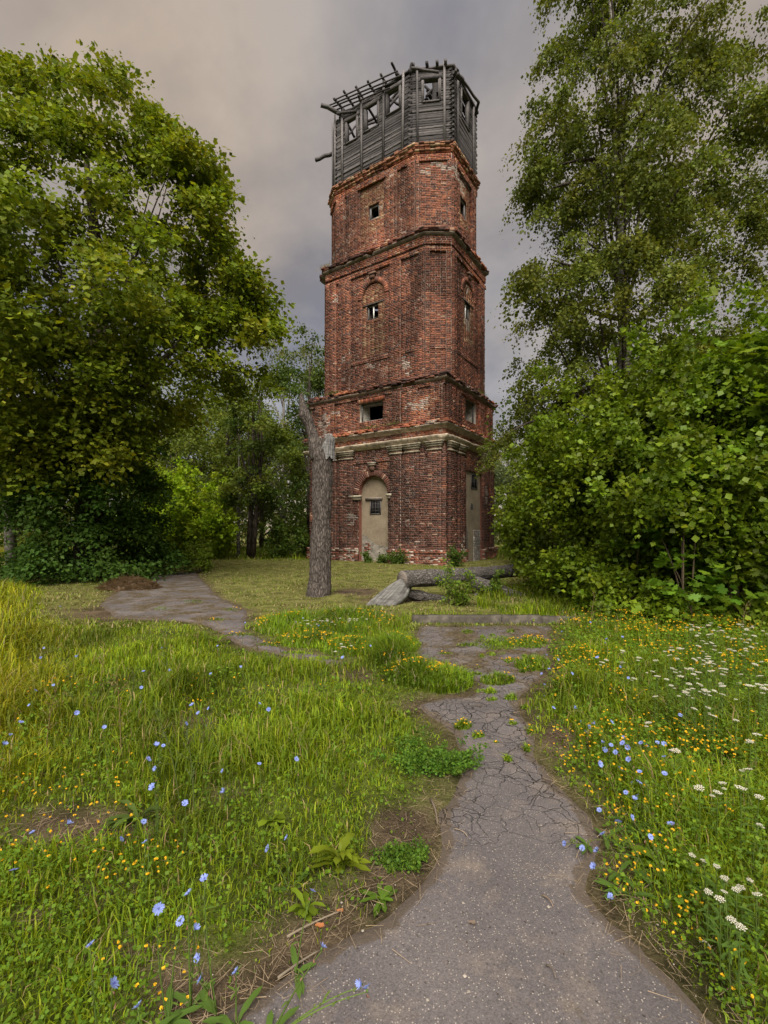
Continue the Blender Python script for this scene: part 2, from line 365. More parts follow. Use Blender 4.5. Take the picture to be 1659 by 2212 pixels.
n = nd(t, 'ShaderNodeTexNoise', Scale=6.0, Detail=8.0, Roughness=0.7); L(co, n.inputs['Vector'])
L(ramp(t, [(0.32, (0.028, 0.024, 0.019)), (0.5, (0.062, 0.054, 0.044)), (0.7, (0.13, 0.115, 0.095))], n.outputs['Fac'], L), bs.inputs['Base Color']); bs.inputs['Roughness'].default_value = 0.95
bump(t, L, n.outputs['Fac'], bs, 0.7, 0.02); M['concrete'] = m

# ------------------------------------------------------------------ ground masks, in picture coordinates of ground points
MAIN = [(1800, 2600), (1570, 2212), (1490, 2100), (1370, 2000), (1285, 1920), (1320, 1840), (1300, 1775), (1255, 1725), (1200, 1675), (1165, 1625), (1160, 1570),
        (1130, 1520), (1150, 1485), (1180, 1450), (1190, 1400), (1195, 1352), (905, 1352), (890, 1380), (900, 1420), (960, 1440), (1030, 1478), (1020, 1500), (905, 1513),
        (880, 1525), (930, 1560), (970, 1600), (985, 1650), (950, 1710), (932, 1760), (925, 1840), (850, 1918), (795, 1962), (690, 2032), (570, 2112), (400, 2212), (-40, 2600)]
ROAD = [(310, 1236), (425, 1236), (472, 1288), (545, 1322), (530, 1358), (575, 1386), (630, 1404), (690, 1411), (728, 1421), (740, 1431), (722, 1437),
        (700, 1434), (660, 1428), (600, 1416), (505, 1388), (465, 1364), (430, 1347), (380, 1342), (330, 1340), (240, 1335), (215, 1305), (255, 1272)]
def inpoly(px, py, poly):
    poly = np.asarray(poly, float); ins = np.zeros(px.shape, bool); j = len(poly) - 1
    for i in range(len(poly)):
        xi, yi = poly[i]; xj, yj = poly[j]
        c = ((yi > py) != (yj > py)) & (px < (xj - xi) * (py - yi) / (yj - yi + 1e-12) + xi)
        ins ^= c; j = i
    return ins
def pdist(px, py, poly):
    poly = np.asarray(poly, float); d = np.full(px.shape, 1e9)
    for i in range(len(poly)):
        a, b = poly[i], poly[(i + 1) % len(poly)]; e = b - a
        tt = np.clip(((px - a[0]) * e[0] + (py - a[1]) * e[1]) / (e @ e), 0, 1)
        d = np.minimum(d, np.hypot(px - a[0] - tt * e[0], py - a[1] - tt * e[1]))
    return d
gpoly = lambda poly: np.array([G(x, y)[:2] for x, y in poly])
MAINW, ROADW = gpoly(MAIN), gpoly(ROAD)
def road_sdf(XY):
    """metres to the hard surface edge, negative on it"""
    out_ = np.full(len(XY), 1e9)
    for poly in (MAINW, ROADW):
        d = pdist(XY[:, 0], XY[:, 1], poly); d = np.where(inpoly(XY[:, 0], XY[:, 1], poly), -d, d); out_ = np.minimum(out_, d)
    return out_
def blob(px, py, cx, cy, rx, ry):
    return np.clip(1.3 - ((px - cx) / rx) ** 2 - ((py - cy) / ry) ** 2, 0, 1)
def bare(XY):
    """0..1 how bare / strawy the ground is"""
    px, py = to_px(XY); n = vnoise(XY, 2.5, 5, 3)
    b = blob(px, py, 420, 1590, 55, 55) + blob(px, py, 170, 1810, 200, 55) * .9 + blob(px, py, 860, 1800, 75, 60) + blob(px, py, 760, 1465, 60, 22) + blob(px, py, 250, 1330, 130, 22) \
        + blob(px, py, 480, 2150, 150, 80) * .9 + blob(px, py, 850, 1300, 90, 8) + blob(px, py, 770, 1283, 50, 10) + blob(px, py, 60, 2010, 60, 40) * .6 + blob(px, py, 1210, 1600, 40, 40)
    b = b + np.clip((vnoise(XY, 1.1, 8, 3) - .58) * 6, 0, .55) * np.where((px < 1000) & (py > 1560), 1, .3) + blob(px, py, 330, 2080, 150, 60) * .6 + blob(px, py, 230, 1940, 120, 40) * .6
    d = road_sdf(XY)
    b = b + np.clip(1 - d / 0.22, 0, 1) * .75
    return np.clip(b * (0.55 + 0.9 * n), 0, 1)
def ground_z(XY):
    d = road_sdf(XY)
    a = np.clip((d - 0.05) / 0.8, 0, 1) * np.clip((XY[:, 1] + 2) / 2, 0, 1)
    far = np.clip((np.hypot(XY[:, 0], XY[:, 1]) - 30) / 60, 0, 1)
    return a * ((vnoise(XY, 0.9, 3, 2) - 0.35) * 0.10 + 0.02) + far * (vnoise(XY, 0.03, 9, 2) - .4) * 1.5

# ground sheet: dense near the camera, sparse to the horizon
def axis(n_, near, far):
    s = np.linspace(-1, 1, n_); return np.sign(s) * (near * np.abs(s) + (far - near) * np.abs(s) ** 9)
sx_ = np.linspace(-1, 1, 231); gx = 6 * sx_ + 16 * sx_ ** 3 + 1780 * sx_ ** 15; gy = np.concatenate([-np.geomspace(1800, 1, 20), np.linspace(-0.6, 12, 110), np.linspace(12.2, 40, 60), np.geomspace(41, 2400, 40)])
XX, YY = np.meshgrid(gx, gy); XY = np.stack([XX.ravel(), YY.ravel()], 1)
Z = ground_z(XY); px, py = to_px(XY); nx, ny = len(gx), len(gy)
bb = bare(XY)[:, None]; lawn = (np.clip((XY[:, 1] - 7.6) / 1.0, 0, 1))[:, None]
turf = np.array([[0.075, 0.095, 0.018]]) * (1 - lawn) + np.array([[0.125, 0.125, 0.04]]) * lawn
tint = turf * (1 - bb) + np.array([[0.085, 0.064, 0.042]]) * bb
d = road_sdf(XY); kk_ = np.clip((d + .22) / .22, 0, 1); Z = np.where(d < .0, -.035 + .035 * kk_ + (vnoise(XY, 6, 4, 2) - .5) * .016 * kk_, Z)
i = (np.arange(ny - 1)[:, None] * nx + np.arange(nx - 1)[None]).ravel()
o = link('ground', mesh('ground', np.c_[XY, Z], np.stack([i, i + 1, i + nx + 1, i + nx], -1), M['ground'], tint, True))
tag(o, 'grassy ground with bare earth along the path edges', kind='structure')

def sheet(name, polyw, z, mat, crack, moss, step=0.07):
    lo, hi = polyw.min(0) - .1, polyw.max(0) + .1; xs = np.arange(lo[0], hi[0], step); ys = np.arange(lo[1], hi[1], step); X, Y = np.meshgrid(xs, ys); q = np.stack([X.ravel(), Y.ravel()], 1)
    def sd_(q): d = pdist(q[:, 0], q[:, 1], polyw); d = np.where(inpoly(q[:, 0], q[:, 1], polyw), -d, d); return d + (vnoise(q, 5, 21, 3) - .5) * .12 + (vnoise(q, 1.7, 22, 2) - .5) * .12 - .02
    d = sd_(q); e = .02; gr = np.stack([(sd_(q + (e, 0)) - d) / e, (sd_(q + (0, e)) - d) / e], 1); gr /= np.maximum((gr ** 2).sum(1, keepdims=True), .2)
    near_ = (d > 0) & (d < step * 1.5); q = np.where(near_[:, None], q - gr * d[:, None], q); ok = d < step * 1.5
    nx_ = len(xs); i0 = (np.arange(len(ys) - 1)[:, None] * nx_ + np.arange(nx_ - 1)[None]).ravel(); Q = np.stack([i0, i0 + 1, i0 + nx_ + 1, i0 + nx_], -1); Q = Q[ok[Q].all(1) & (d[Q] < 0).any(1)]
    used, inv_ = np.unique(Q, return_inverse=True); Q = inv_.reshape(-1, 4); q = q[used]; d = d[used]
    edge = np.clip(1 + d / .22, 0, 1); zz_ = z + (vnoise(q, 1.3, 23, 2) - .5) * .012 * np.clip(-d / .2, 0, 1)
    return link(name, mesh(name, np.c_[q, np.maximum(zz_, z) - .045 * np.clip(1 + d / .10, 0, 1) ** 1.5], [Q], mat, np.stack([crack(q), moss(q), edge], 1), True))
sheet_main = sheet('path', MAINW, 0.004, M['asphalt'], lambda q: np.clip((q[:, 1] - 2.2) / 0.9, 0.0, 0.9), lambda q: np.clip((q[:, 1] - 3.8) / 1.4, 0, 1) * 0.185)
tag(sheet_main, 'cracked grey asphalt path running from the foreground to the kerb', kind='structure')
o = sheet('road', ROADW, 0.008, M['asphalt'], lambda q: np.full(len(q), 0.25), lambda q: np.clip(-(q[:, 0] + 2.5) / 4, 0, 0.10) + 0.075)
tag(o, 'earthy worn asphalt drive curving away under the lime tree', kind='structure')

# ------------------------------------------------------------------ brick tower
TZ = 1000 * H / 72.0                                     # depth of the near corner
TC = np.array([(961 - CX) / F * TZ, TZ])
DL = np.array([-.832, .5548]); DR = np.array([.5548, .832])      # along the left face, along the right face
tw = lambda u, v: TC + u * DL + v * DR
tower = empty('brick_water_tower', (TC[0], TC[1], 0), 'tall ruined red brick tower with square base and grey timber top', 'tower')
TO = np.array([TC[0], TC[1], 0.0])
class Face:
    def __init__(s, A, B):
        s.A = tw(*A); s.B = tw(*B); s.L = float(np.linalg.norm(s.B - s.A)); s.d = (s.B - s.A) / s.L; s.n = np.array([s.d[1], -s.d[0]])
    def t(s, px, off=0.0):
        k = (px - CX) / F; A = s.A + s.n * off        # (A+t d).x = k (A+t d).y
        return (k * A[1] - A[0]) / (s.d[0] - k * s.d[1])
    def z(s, px, py, off=0.0):
        q = s.A + s.n * off + s.d * s.t(px, off); return H + (HY - py) / F * q[1]
    def p(s, t, z, off=0.0):
        q = s.A + s.d * t + s.n * off; return np.array([q[0], q[1], z]) - TO
    @property
    def ax(s): return np.array([[s.d[0], s.d[1], 0], [s.n[0], s.n[1], 0], [0, 0, 1.0]])
def faces(poly): return [Face(poly[i], poly[(i + 1) % len(poly)]) for i in range(len(poly))]
PB = [(8.43, 0), (0, 0), (0, 6.45), (8.43, 6.45)]
PA = [(8.38, .06), (.06, .06), (.06, 6.4), (8.38, 6.4)]
P3 = [(7.68, .5), (1.322, .5), (.25, 1.272), (.25, 5.58), (1.0, 6.2), (7.6, 6.2), (8.3, 5.5), (8.3, 1.1)]
P4 = [(7.336, .9), (2.08, .9), (.5, 1.8), (.5, 4.97), (1.3, 5.8), (7.3, 5.8), (8.2, 5.0), (8.2, 1.6)]
PW = [(7.15, .8), (2.325, .8), (.45, 1.747), (.45, 4.85), (1.3, 5.7), (7.2, 5.7), (8.05, 4.9), (8.05, 1.5)]
FB, FA, F3, F4, FW = map(faces, (PB, PA, P3, P4, PW))
CH = 0.088                                               # course height
bC, bA, bH, bK = [], [], [], []                          # brick centres, axes, half sizes, colours
core = MB()
PAL = dict(
    std=[((.225, .09, .06), 5), ((.16, .07, .049), 5), ((.10, .054, .045), 3), ((.29, .12, .072), 2.2), ((.34, .22, .16), .25)],
    dark=[((.155, .068, .05), 5), ((.11, .054, .042), 6), ((.072, .045, .04), 3.5), ((.21, .095, .065), 1.5), ((.3, .2, .15), .15)],
    orange=[((.30, .105, .058), 5), ((.34, .14, .075), 3), ((.21, .075, .05), 4), ((.13, .05, .04), 2), ((.45, .28, .19), .7)],
    yellow=[((.31, .165, .095), 4), ((.28, .13, .08), 5), ((.23, .10, .065), 4), ((.38, .27, .17), 2), ((.15, .08, .055), 1)],
    white=[((.55, .53, .50), 5), ((.45, .42, .40), 3), ((.38, .30, .26), 1)],
    wash=[((.34, .13, .085), 4), ((.22, .09, .06), 4), ((.50, .42, .36), 3), ((.12, .06, .05), 2)])
def pick(pal, n):
    p = PAL[pal]; wgt = np.array([b for _, b in p], float); idx = rng.choice(len(p), n, p=wgt / wgt.sum())
    return np.array([p[k][0] for k in idx]) * (0.82 + 0.36 * rng.random((n, 1)))
def hole_iv(holes, z, t0, t1):
    iv = [(t0, t1)]
    for hN in holes:
        if len(hN) == 4:
            a, b, za_, zb_ = hN
            if not (za_ < z < zb_): continue
        else:                                            # arch: centre, half width, bottom, spring
            c_, hw, za_, zs = hN[1:]
            if z < za_ or z > zs + hw: continue
            hh = hw if z < zs else math.sqrt(max(0, hw * hw - (z - zs) ** 2)); a, b = c_ - hh, c_ + hh
        nv = []
        for p, q in iv:
            if b <= p or a >= q: nv.append((p, q)); continue
            if a > p: nv.append((p, a))
            if b < q: nv.append((b, q))
        iv = nv
    return [x for x in iv if x[1] - x[0] > 0.02]
def zone(P_, z, pal, erode):
    """patches where the skin has flaked to raw orange brick"""
    n = vnoise(P_, 0.75, 17, 3)
    return n
def lay(f, t0, t1, z0, z1, off=0.0, holes=(), pal='std', miss=0.0, erode=0.06, depth=0.13, rough=0.006, flake=0.0, mort=True, raw=None):
    nrow = max(1, int(round((z1 - z0) / CH))); ch = (z1 - z0) / nrow
    for r in range(nrow):
        za_, zb_ = z0 + r * ch, z0 + (r + 1) * ch; zm = (za_ + zb_) / 2
        for p, q in hole_iv(holes, zm, t0, t1):
            if mort:
                cV = [f.p(p, za_, off - .014), f.p(q, za_, off - .014), f.p(q, zb_, off - .014), f.p(p, zb_, off - .014)]
                core.add(cV, [np.array([[0, 1, 2, 3]])])
            bl = 0.262 if r % 2 == 0 else 0.131
            s = p - bl * (0.25 if r % 2 else 0.0) - bl * rng.random() * .12; cuts = []
            while s < q:
                a = max(s, p); b = min(s + bl, q)
                if b - a > 0.045: cuts.append((a, b))
                s += bl * (0.97 + .06 * rng.random())
            if not cuts: continue
            A = np.array(cuts); N = len(A); tm = A.mean(1)
            pos = np.array([f.p(tt, zm, 0) for tt in tm]); wn_ = vnoise(pos + TO, 0.8, 17, 3); fine = vnoise(pos + TO, 3.0, 41, 2)
            colr = pick(pal, N)
            thr = 0.66 - 0.25 * (flake if raw is None else flake + raw(zm))
            fl = np.clip((wn_ - thr) / 0.06, 0, 1)[:, None]
            colr = colr * (1 - fl) + pick('orange', N) * fl
            pale = (vnoise(pos + TO, 0.9, 77, 3) > 0.745 - .05 * (pos[:, 2] > 16)) & (rng.random(N) < .75)
            colr[pale] = colr[pale] * .35 + np.array([.40, .36, .32]) * .65 * (0.8 + .4 * rng.random((pale.sum(), 1)))
            soot = np.clip((vnoise(pos + TO, 0.35, 99, 3) - .5) / .1, 0, 1)[:, None]; strk = np.clip((vnoise(np.c_[tm * 2.2 + f.L * 7, np.full(N, zm * .22)], 1, 31, 3) - .5) / .16, 0, 1)[:, None]; colr = colr * (1 - .45 * soot) * (1 - .38 * strk)
            o_ = off + rng.normal(0, rough, N) - fl[:, 0] * np.abs(rng.normal(0, .022, N))
            er = rng.random(N) < erode * (0.4 + 1.6 * fine); o_[er] -= rng.random(er.sum()) * 0.05 + .01
            o_ = np.maximum(o_, off - (.010 if mort else .09))
            keep = rng.random(N) > miss * (0.3 + 1.6 * fine)
            for k in np.nonzero(keep)[0]:
                a, b = A[k]; bC.append(f.p((a + b) / 2, zm, o_[k] - depth / 2)); bA.append(f.ax)
                bH.append(((b - a) / 2 - .008, depth / 2, ch / 2 - .0075)); bK.append(colr[k])
def arch_ring(f, tc_, hw, zs, off, ring=0.27, pal='std', a0=0.0, a1=math.pi):
    n = int((hw + ring / 2) * (a1 - a0) / 0.105); cs = pick(pal, n)
    for k in range(n):
        th = a0 + (k + .5) / n * (a1 - a0); R = hw + ring / 2
        ct, st = math.cos(th), math.sin(th); ax = f.ax; rad = ax[0] * ct + ax[2] * st; tan = -ax[0] * st + ax[2] * ct
        bC.append(f.p(tc_ + R * ct, zs + R * st, off - .06)); bA.append(np.array([tan, ax[1], rad]))
        bH.append((R * (a1 - a0) / n / 2 - .008, .07, ring / 2 - .004)); bK.append(cs[k])
def flat_arch(f, ta, tb, z0, z1, off, pal='orange'):
    n = int((tb - ta) / .09); cs = pick(pal, n)
    for k in range(n):
        tt = ta + (k + .5) / n * (tb - ta); lean = (tt - (ta + tb) / 2) * .22; ax = f.ax; up = unit(ax[2] + ax[0] * lean)
        bC.append(f.p(tt, (z0 + z1) / 2, off - .05)); bA.append(np.array([unit(np.cross(ax[1], up)), ax[1], up])); bH.append(((tb - ta) / n / 2 - .008, .06, (z1 - z0) / 2)); bK.append(cs[k])
def fbox(mb, f, ta, tb, za_, zb_, o0, o1, col):
    mb.box(f.p((ta + tb) / 2, (za_ + zb_) / 2, (o0 + o1) / 2), f.ax, ((tb - ta) / 2, (o1 - o0) / 2, (zb_ - za_) / 2), col)
def reveal(f, ta, tb, za_, zb_, off, dep, col, name='window_reveal', splay=0.0, arch=None):
    """sides, head and sill of an opening, going back into the wall"""
    mb = MB()
    a, b = off - .01, off - dep
    q = [f.p(ta, za_, a), f.p(tb, za_, a), f.p(tb, zb_, a), f.p(ta, zb_, a)]; s = splay
    r = [f.p(ta + s, za_ + s * .5, b), f.p(tb - s, za_ + s * .5, b), f.p(tb - s, zb_ - s * .3, b), f.p(ta + s, zb_ - s * .3, b)]
    mb.add(q + r, [np.array([[0, 4, 5, 1], [1, 5, 6, 2], [2, 6, 7, 3], [3, 7, 4, 0]])], col)
    return mb.build(name, M['stone'], tower)
GREYW = (.17, .165, .17)
def window(f, ta, tb, za_, zb_, off, bars=(0, 0), wdt=.06, col=GREYW, casement=False, dep=.12, sill=False):
    mb = MB(); o0, o1 = off - dep - .05, off - dep + .02
    fbox(mb, f, ta, ta + wdt, za_, zb_, o0, o1, col); fbox(mb, f, tb - wdt, tb, za_, zb_, o0, o1, col)
    fbox(mb, f, ta + wdt, tb - wdt, za_, za_ + wdt, o0, o1 - .004, col); fbox(mb, f, ta + wdt, tb - wdt, zb_ - wdt, zb_, o0, o1 - .004, col)
    wo = mb.build('window_frame', M['wood'], tower)
    for k in range(bars[0]):
        m2 = MB(); tt = ta + (k + 1) / (bars[0] + 1) * (tb - ta); fbox(m2, f, tt - .018, tt + .018, za_ + wdt, zb_ - wdt, o0 + .03, o1 - .01, (.06, .055, .055)); m2.build('window_bar', M['wood'], wo)
    for k in range(bars[1]):
        m2 = MB(); zc = za_ + (k + 1) / (bars[1] + 1) * (zb_ - za_); fbox(m2, f, ta + wdt, tb - wdt, zc - .014, zc + .014, o0 + .035, o1 - .016, (.06, .055, .055)); m2.build('window_bar', M['wood'], wo)
    if casement:
        m2 = MB(); w2 = tb - ta
        a = f.p(ta + w2 * .5, za_ + .05, o1 - .03); b = f.p(ta + w2 * .5, zb_ - .05, o1 - .03); c_ = f.p(ta + w2 * .62, 0, o1 - .35)
        m2.beam(a, b, .06, .05, f.d.tolist() + [0]); m2.build('casement', M['wood'], wo)
    return wo
pil_list = []

# --- base stage
zP, zC0, zC1 = 0.70, 5.41, 5.84
fl, fr = FB[0], FB[1]
# left face openings
ta, tb = fl.t(775), fl.t(838); tcn, hwn = (ta + tb) / 2, (tb - ta) / 2; zsp = fl.z(806, 1066); 
holeL = [('arch', tcn, hwn, 0.0, zsp)]
lay(fl, 0, fl.L, zP, zC1 + .02, 0, holeL, 'dark', flake=-.2)
arch_ring(fl, tcn, hwn, zsp, .045, .28, 'std')
tr0, tr1 = fr.t(1007), fr.t(1041); zdt = fr.z(1022, 1018)
holeR = [(tr0, tr1, 0.0, zdt)]
lay(fr, 0, fr.L, zP, zC1 + .02, 0, holeR, 'dark', flake=-.2)
for f, rows in ((fl, [(705, 726), (734, 761), (843, 867), (876, 904), (924, 953)]), (fr, [(971, 986), (990, 1003), (1044, 1054), (1058, 1066)])):
    for a, b in rows:
        t0, t1 = f.t(a, .09), f.t(b, .09); lay(f, t0, t1, zP, zC0, .13, (), 'dark', depth=.15, flake=-.25, mort=True); pil_list.append((f, t0, t1))
lay(fl, 0, .9, zP, zC0, .05, (), 'dark', depth=.08); lay(fl, fl.L - .16, fl.L + .05, zP, zC0, .05, (), 'dark', depth=.08); lay(fr, -.05, .16, zP, zC0, .05, (), 'dark', depth=.08)
# string course over the arch
lay(fl, fl.t(761), fl.t(843), 5.13, 5.30, .05, (), 'dark', depth=.07)
# plinth: washed brick under a worn moulding
for f, hs in ((fl, [(ta - .02, tb + .02, -.1, 2)]), (fr, [(tr0 - .02, tr1 + .02, -.1, 2)])):
    lay(f, -.14, f.L + .14, -.1, .56, .14, hs, 'wash', miss=.04, erode=.2, flake=.5)
    for a, b in ((-.1, f.L + .1),):
        for p, q in hole_iv(hs, .3, a, b):
            lay(f, p, q, .56, .72, .18, (), 'wash', erode=.25, depth=.2)
# niche: blocked doorway, plastered
def niche(f, a, b, z0, zs, depth, arch):
    mb = MB(); n = 20
    if arch:
        c_, hw = (a + b) / 2, (b - a) / 2
        prof = [(a, z0)] + [(c_ - hw * math.cos(k / n * math.pi), zs + hw * math.sin(k / n * math.pi)) for k in range(n + 1)] + [(b, z0)]
    else: prof = [(a, z0), (a, zs), (b, zs), (b, z0)]
    back = [f.p(t_, z_, -depth) for t_, z_ in prof]; 
    mb.add(back, [np.arange(len(prof))[None]])
    front = [f.p(t_, z_, .0) for t_, z_ in prof]
    mr = MB(); k = np.arange(len(prof) - 1); N = len(prof)
    mr.add(front + back, [np.stack([k, k + 1, k + 1 + N, k + N], -1)], (.19, .08, .06))
    po = mb.build('plaster_infill', M['plaster'], tower); tag(po, 'buff plaster filling the blocked arched doorway' if arch else 'buff plaster strip on the blocked side doorway')
    mr.build('doorway_reveal', M['brick'], tower)
    return po
niche(fl, ta, tb, -.05, zsp, .26, True); niche(fr, tr0, tr1, -.05, zdt, .10, False)
# reveal courses of the arch (a ring set back)
# windows in the plaster: near-black slabs painted as the unlit inside, with bars
def inset_window(f, x0, x1, y0, y1, off, bars, dep=.1, **k):
    a, b = f.t(x0, off), f.t(x1, off); xm = (x0 + x1) / 2; z0, z1 = f.z(xm, y1, off), f.z(xm, y0, off)
    mb = MB(); fbox(mb, f, a, b, z0, z1, off + .004, off + .008, (.008, .008, .01)); dk = mb.build('painted_dark_slab', M['plain'], tower)
    window(f, a, b, z0, z1, off + dep + .02, bars, .05, (.09, .085, .085), dep=dep); return a, b, z0, z1
a, b, z0, z1 = inset_window(fl, 800, 823, 1081, 1111, -.26, (3, 3))
mb = MB(); fbox(mb, fl, a - .28, b + .1, z1 + .02, z1 + .11, -.27, -.17, (.10, .085, .075)); fbox(mb, fl, a - .3, b + .06, z1 + .11, z1 + .15, -.27, -.2, (.30, .27, .24)); mb.build('lintel', M['wood'], tower)
inset_window(fr, 1017, 1030, 1025, 1056, -.10, (1, 1))
# white brick patch in the side door, brick showing at the foot of the plaster
lay(fr, fr.t(1023, -.08), fr.t(1038, -.08), -.02, fr.z(1030, 1145), -.075, (), 'white', depth=.03, mort=False)
lay(fl, fl.t(786, -.25), fl.t(801, -.25), .45, 1.0, -.245, (), 'wash', depth=.03, mort=False, miss=.2)
def patch(f, pts, off, col, name='plaster_patch'):
    P_ = []
    for k in range(len(pts)):
        a_, b_ = np.array(pts[k]), np.array(pts[(k + 1) % len(pts)])
        for q in range(8): v_ = a_ + (b_ - a_) * q / 8; P_.append(v_ + (vnoise(np.array([[v_[0] * 6, v_[1] * 6]]), 1, 19, 2)[0] - .5) * .10)
    V = [f.p(t_, z_, off) for t_, z_ in P_]; mb = MB(); c_ = f.p(*np.mean(P_, 0), off); n_ = len(V); mb.add(V + [c_], [np.array([[n_, k, (k + 1) % n_] for k in range(n_)])], col); return mb.build(name, M['stone'], tower)
fl_, fr_ = FB[0], FB[1]
patch(fl_, [(ta + .02, .1), (tb - .05, .1), (tb - .1, .75), (ta + .8, .95), (ta + .5, 1.25), (ta + .05, 1.5)], -.256, (.30, .275, .235))
patch(fr_, [(tr0 + .05, .1), (tr0 + .45, .1), (tr0 + .42, 1.3), (tr0 + .3, 1.9), (tr0 + .1, 1.7)], -.096, (.17, .165, .16))
patch(fr_, [(tr0 + .75, 2.75), (tr0 + 1.1, 2.7), (tr0 + 1.15, 3.0), (tr0 + .85, 3.1)], -.095, (.09, .09, .09))
# imposts and keystone
for x0, x1 in ((756, 779), (836, 846)):
    mb = MB(); a, b = fl.t(x0, .05), fl.t(x1, .05); fbox(mb, fl, a, b, zsp - .30, zsp - .17, -.05, .10, (.27, .23, .18)); fbox(mb, fl, a - .03, b + .03, zsp - .17, zsp - .06, -.05, .14, (.40, .36, .28)); mb.build('impost', M['stone'], tower)
mb = MB(); zk = zsp + hwn + .28
fbox(mb, fl, tcn - .13, tcn + .13, zk - .02, zk + .22, -.05, .15, (.17, .10, .075)); fbox(mb, fl, tcn - .19, tcn + .19, zk + .22, zk + .33, -.05, .2, (.30, .25, .2)); fbox(mb, fl, tcn - .22, tcn + .22, zk + .33, zk + .38, -.05, .23, (.36, .32, .26)); mb.build('keystone', M['stone'], tower)
# capitals
for f, t0, t1 in pil_list:
    mb = MB()
    for k, (za_, zb_, o_) in enumerate(((zC0, zC0 + .07, .17), (zC0 + .07, zC0 + .17, .145), (zC0 + .17, zC0 + .27, .19), (zC0 + .27, zC0 + .36, .24), (zC0 + .36, zC1 - .002, .275))):
        fbox(mb, f, t0 - (o_ - .13), t1 + (o_ - .13), za_, zb_ - .003, -.04, o_, (.33, .29, .22) if k != 1 else (.2, .13, .1))
    mb.build('capital', M['stone'], tower)

def sweep(poly_w, profile, name, mat, col, wear=0.012, step=0.22, closed=True, seed=5, parent=None):
    """moulding: profile of (outward, z) carried round a plan polygon given in tower u,v"""
    P0 = np.array([tw(*q) for q in poly_w]); n = len(P0)
    dirs = unit(np.roll(P0, -1, 0) - P0); nr = np.c_[dirs[:, 1], -dirs[:, 0]]
    mit = nr + np.roll(nr, 1, 0); mit = mit / np.maximum((mit * nr).sum(1, keepdims=True), .2)
    rows, mt = [], []
    for k in range(n):
        a, b = P0[k], P0[(k + 1) % n]; m_ = max(2, int(np.linalg.norm(b - a) / step))
        for q in range(m_):
            s = q / m_; rows.append(a + (b - a) * s); mt.append(mit[k] * (1 - s) + mit[(k + 1) % n] * s if q == 0 else nr[k] + (mit[k] - nr[k]) * (1 - s) + (mit[(k + 1) % n] - nr[k]) * s)
    rows = np.array(rows); mt = np.array(mt); R = len(rows); K = len(profile)
    V = np.zeros((R, K, 3))
    for j, (o_, z_) in enumerate(profile):
        V[:, j, :2] = rows + mt * o_; V[:, j, 2] = z_
    w_ = V.reshape(-1, 3); dn = (vnoise(w_, 4.0, seed, 3) - .5) * 2 * wear
    chip = np.clip((vnoise(w_, 1.6, seed + 3, 3) - .60) / .1, 0, 1) * wear * 5
    V = V - TO; edge = np.zeros(K); edge[1:-1] = 1
    V[:, :, :2] += (mt[:, None] * (dn - chip).reshape(R, K)[..., None]) * edge[None, :, None]; V[:, :, 2] += dn.reshape(R, K) * .6
    i = np.arange(R)[:, None]; j = np.arange(K - 1)[None]; i2 = (i + 1) % R
    Q = np.stack([i * K + j, i2 * K + j, i2 * K + j + 1, i * K + j + 1], -1).reshape(-1, 4)
    cc = np.tile(np.asarray(col, float), (R * K, 1)) * (0.75 + .5 * vnoise(w_, .8, seed + 9, 3))[:, None]
    return link(name, mesh(name, V.reshape(-1, 3), [Q], mat, cc), parent or tower)
CREAM = (.47, .40, .31)
sweep(PB, [(-.02, 5.80), (.10, 5.84), (.12, 5.90), (.22, 5.95), (.25, 6.0), (.29, 6.05), (.29, 6.10), (.02, 6.14)], 'cornice_moulding', M['stone'], CREAM, .014, step=.12)
for f in (fl, fr): lay(f, -.02, f.L + .02, 6.10, 6.44, .02, (), 'orange', erode=.3, flake=.4, miss=.03)
sweep(PB, [(-.02, 6.40), (.08, 6.42), (.16, 6.47), (.20, 6.55), (.30, 6.58), (.30, 6.63), (.02, 6.66)], 'cornice_moulding', M['stone'], (.36, .30, .24), .02, seed=8)
for k, (o_, ms) in enumerate(((.33, .10), (.26, .16), (.12, .3))):
    for f in (fl, fr): lay(f, -o_, f.L + o_, 6.63 + k * .085, 6.63 + (k + 1) * .085, o_, (), 'orange', miss=ms, erode=.35, depth=o_ + .1, flake=.5, mort=False, rough=.02)

# --- attic stage
fl, fr = FA[0], FA[1]; zA0, zA1 = 6.62, 8.82
raw_top = lambda c, wd: (lambda z: 1.5 * math.exp(-((z - c) / wd) ** 2))
wl = (fl.t(777.5), fl.t(827), fl.z(802, 909.5), fl.z(802, 868)); wr = (fr.t(1005.5), fr.t(1028), fr.z(1017, 913), fr.z(1017, 865))
lay(fl, 0, fl.L, zA0, zA1, 0, [wl], 'std', flake=.05, raw=raw_top(8.9, .35)); lay(fr, 0, fr.L, zA0, zA1, 0, [wr], 'std', flake=.05, raw=raw_top(8.9, .35))
for f, rows in ((fl, [(681, 694), (699, 722), (847, 866), (880, 902), (930, 956)]), (fr, [(966, 983), (988, 996), (1036, 1046), (1052, 1062)])):
    for a, b in rows: lay(f, f.t(a, .08), f.t(b, .08), zA0 + .1, 8.5, .12, (), 'std', depth=.14, flake=.1)
for f, wq in ((fl, wl), (fr, wr)):
    flat_arch(f, wq[0] - .15, wq[1] + .15, wq[3], wq[3] + .27, .03)
    ro = reveal(f, *wq, 0, .75, (.30, .28, .25), splay=.12); window(f, *wq, 0, (0, 0), .07, (.10, .095, .09), dep=.14)
    for za_ in (0,): lay(f, -.05, f.L + .05, 8.50, 8.68, .06, (), 'std', depth=.08, flake=.4)
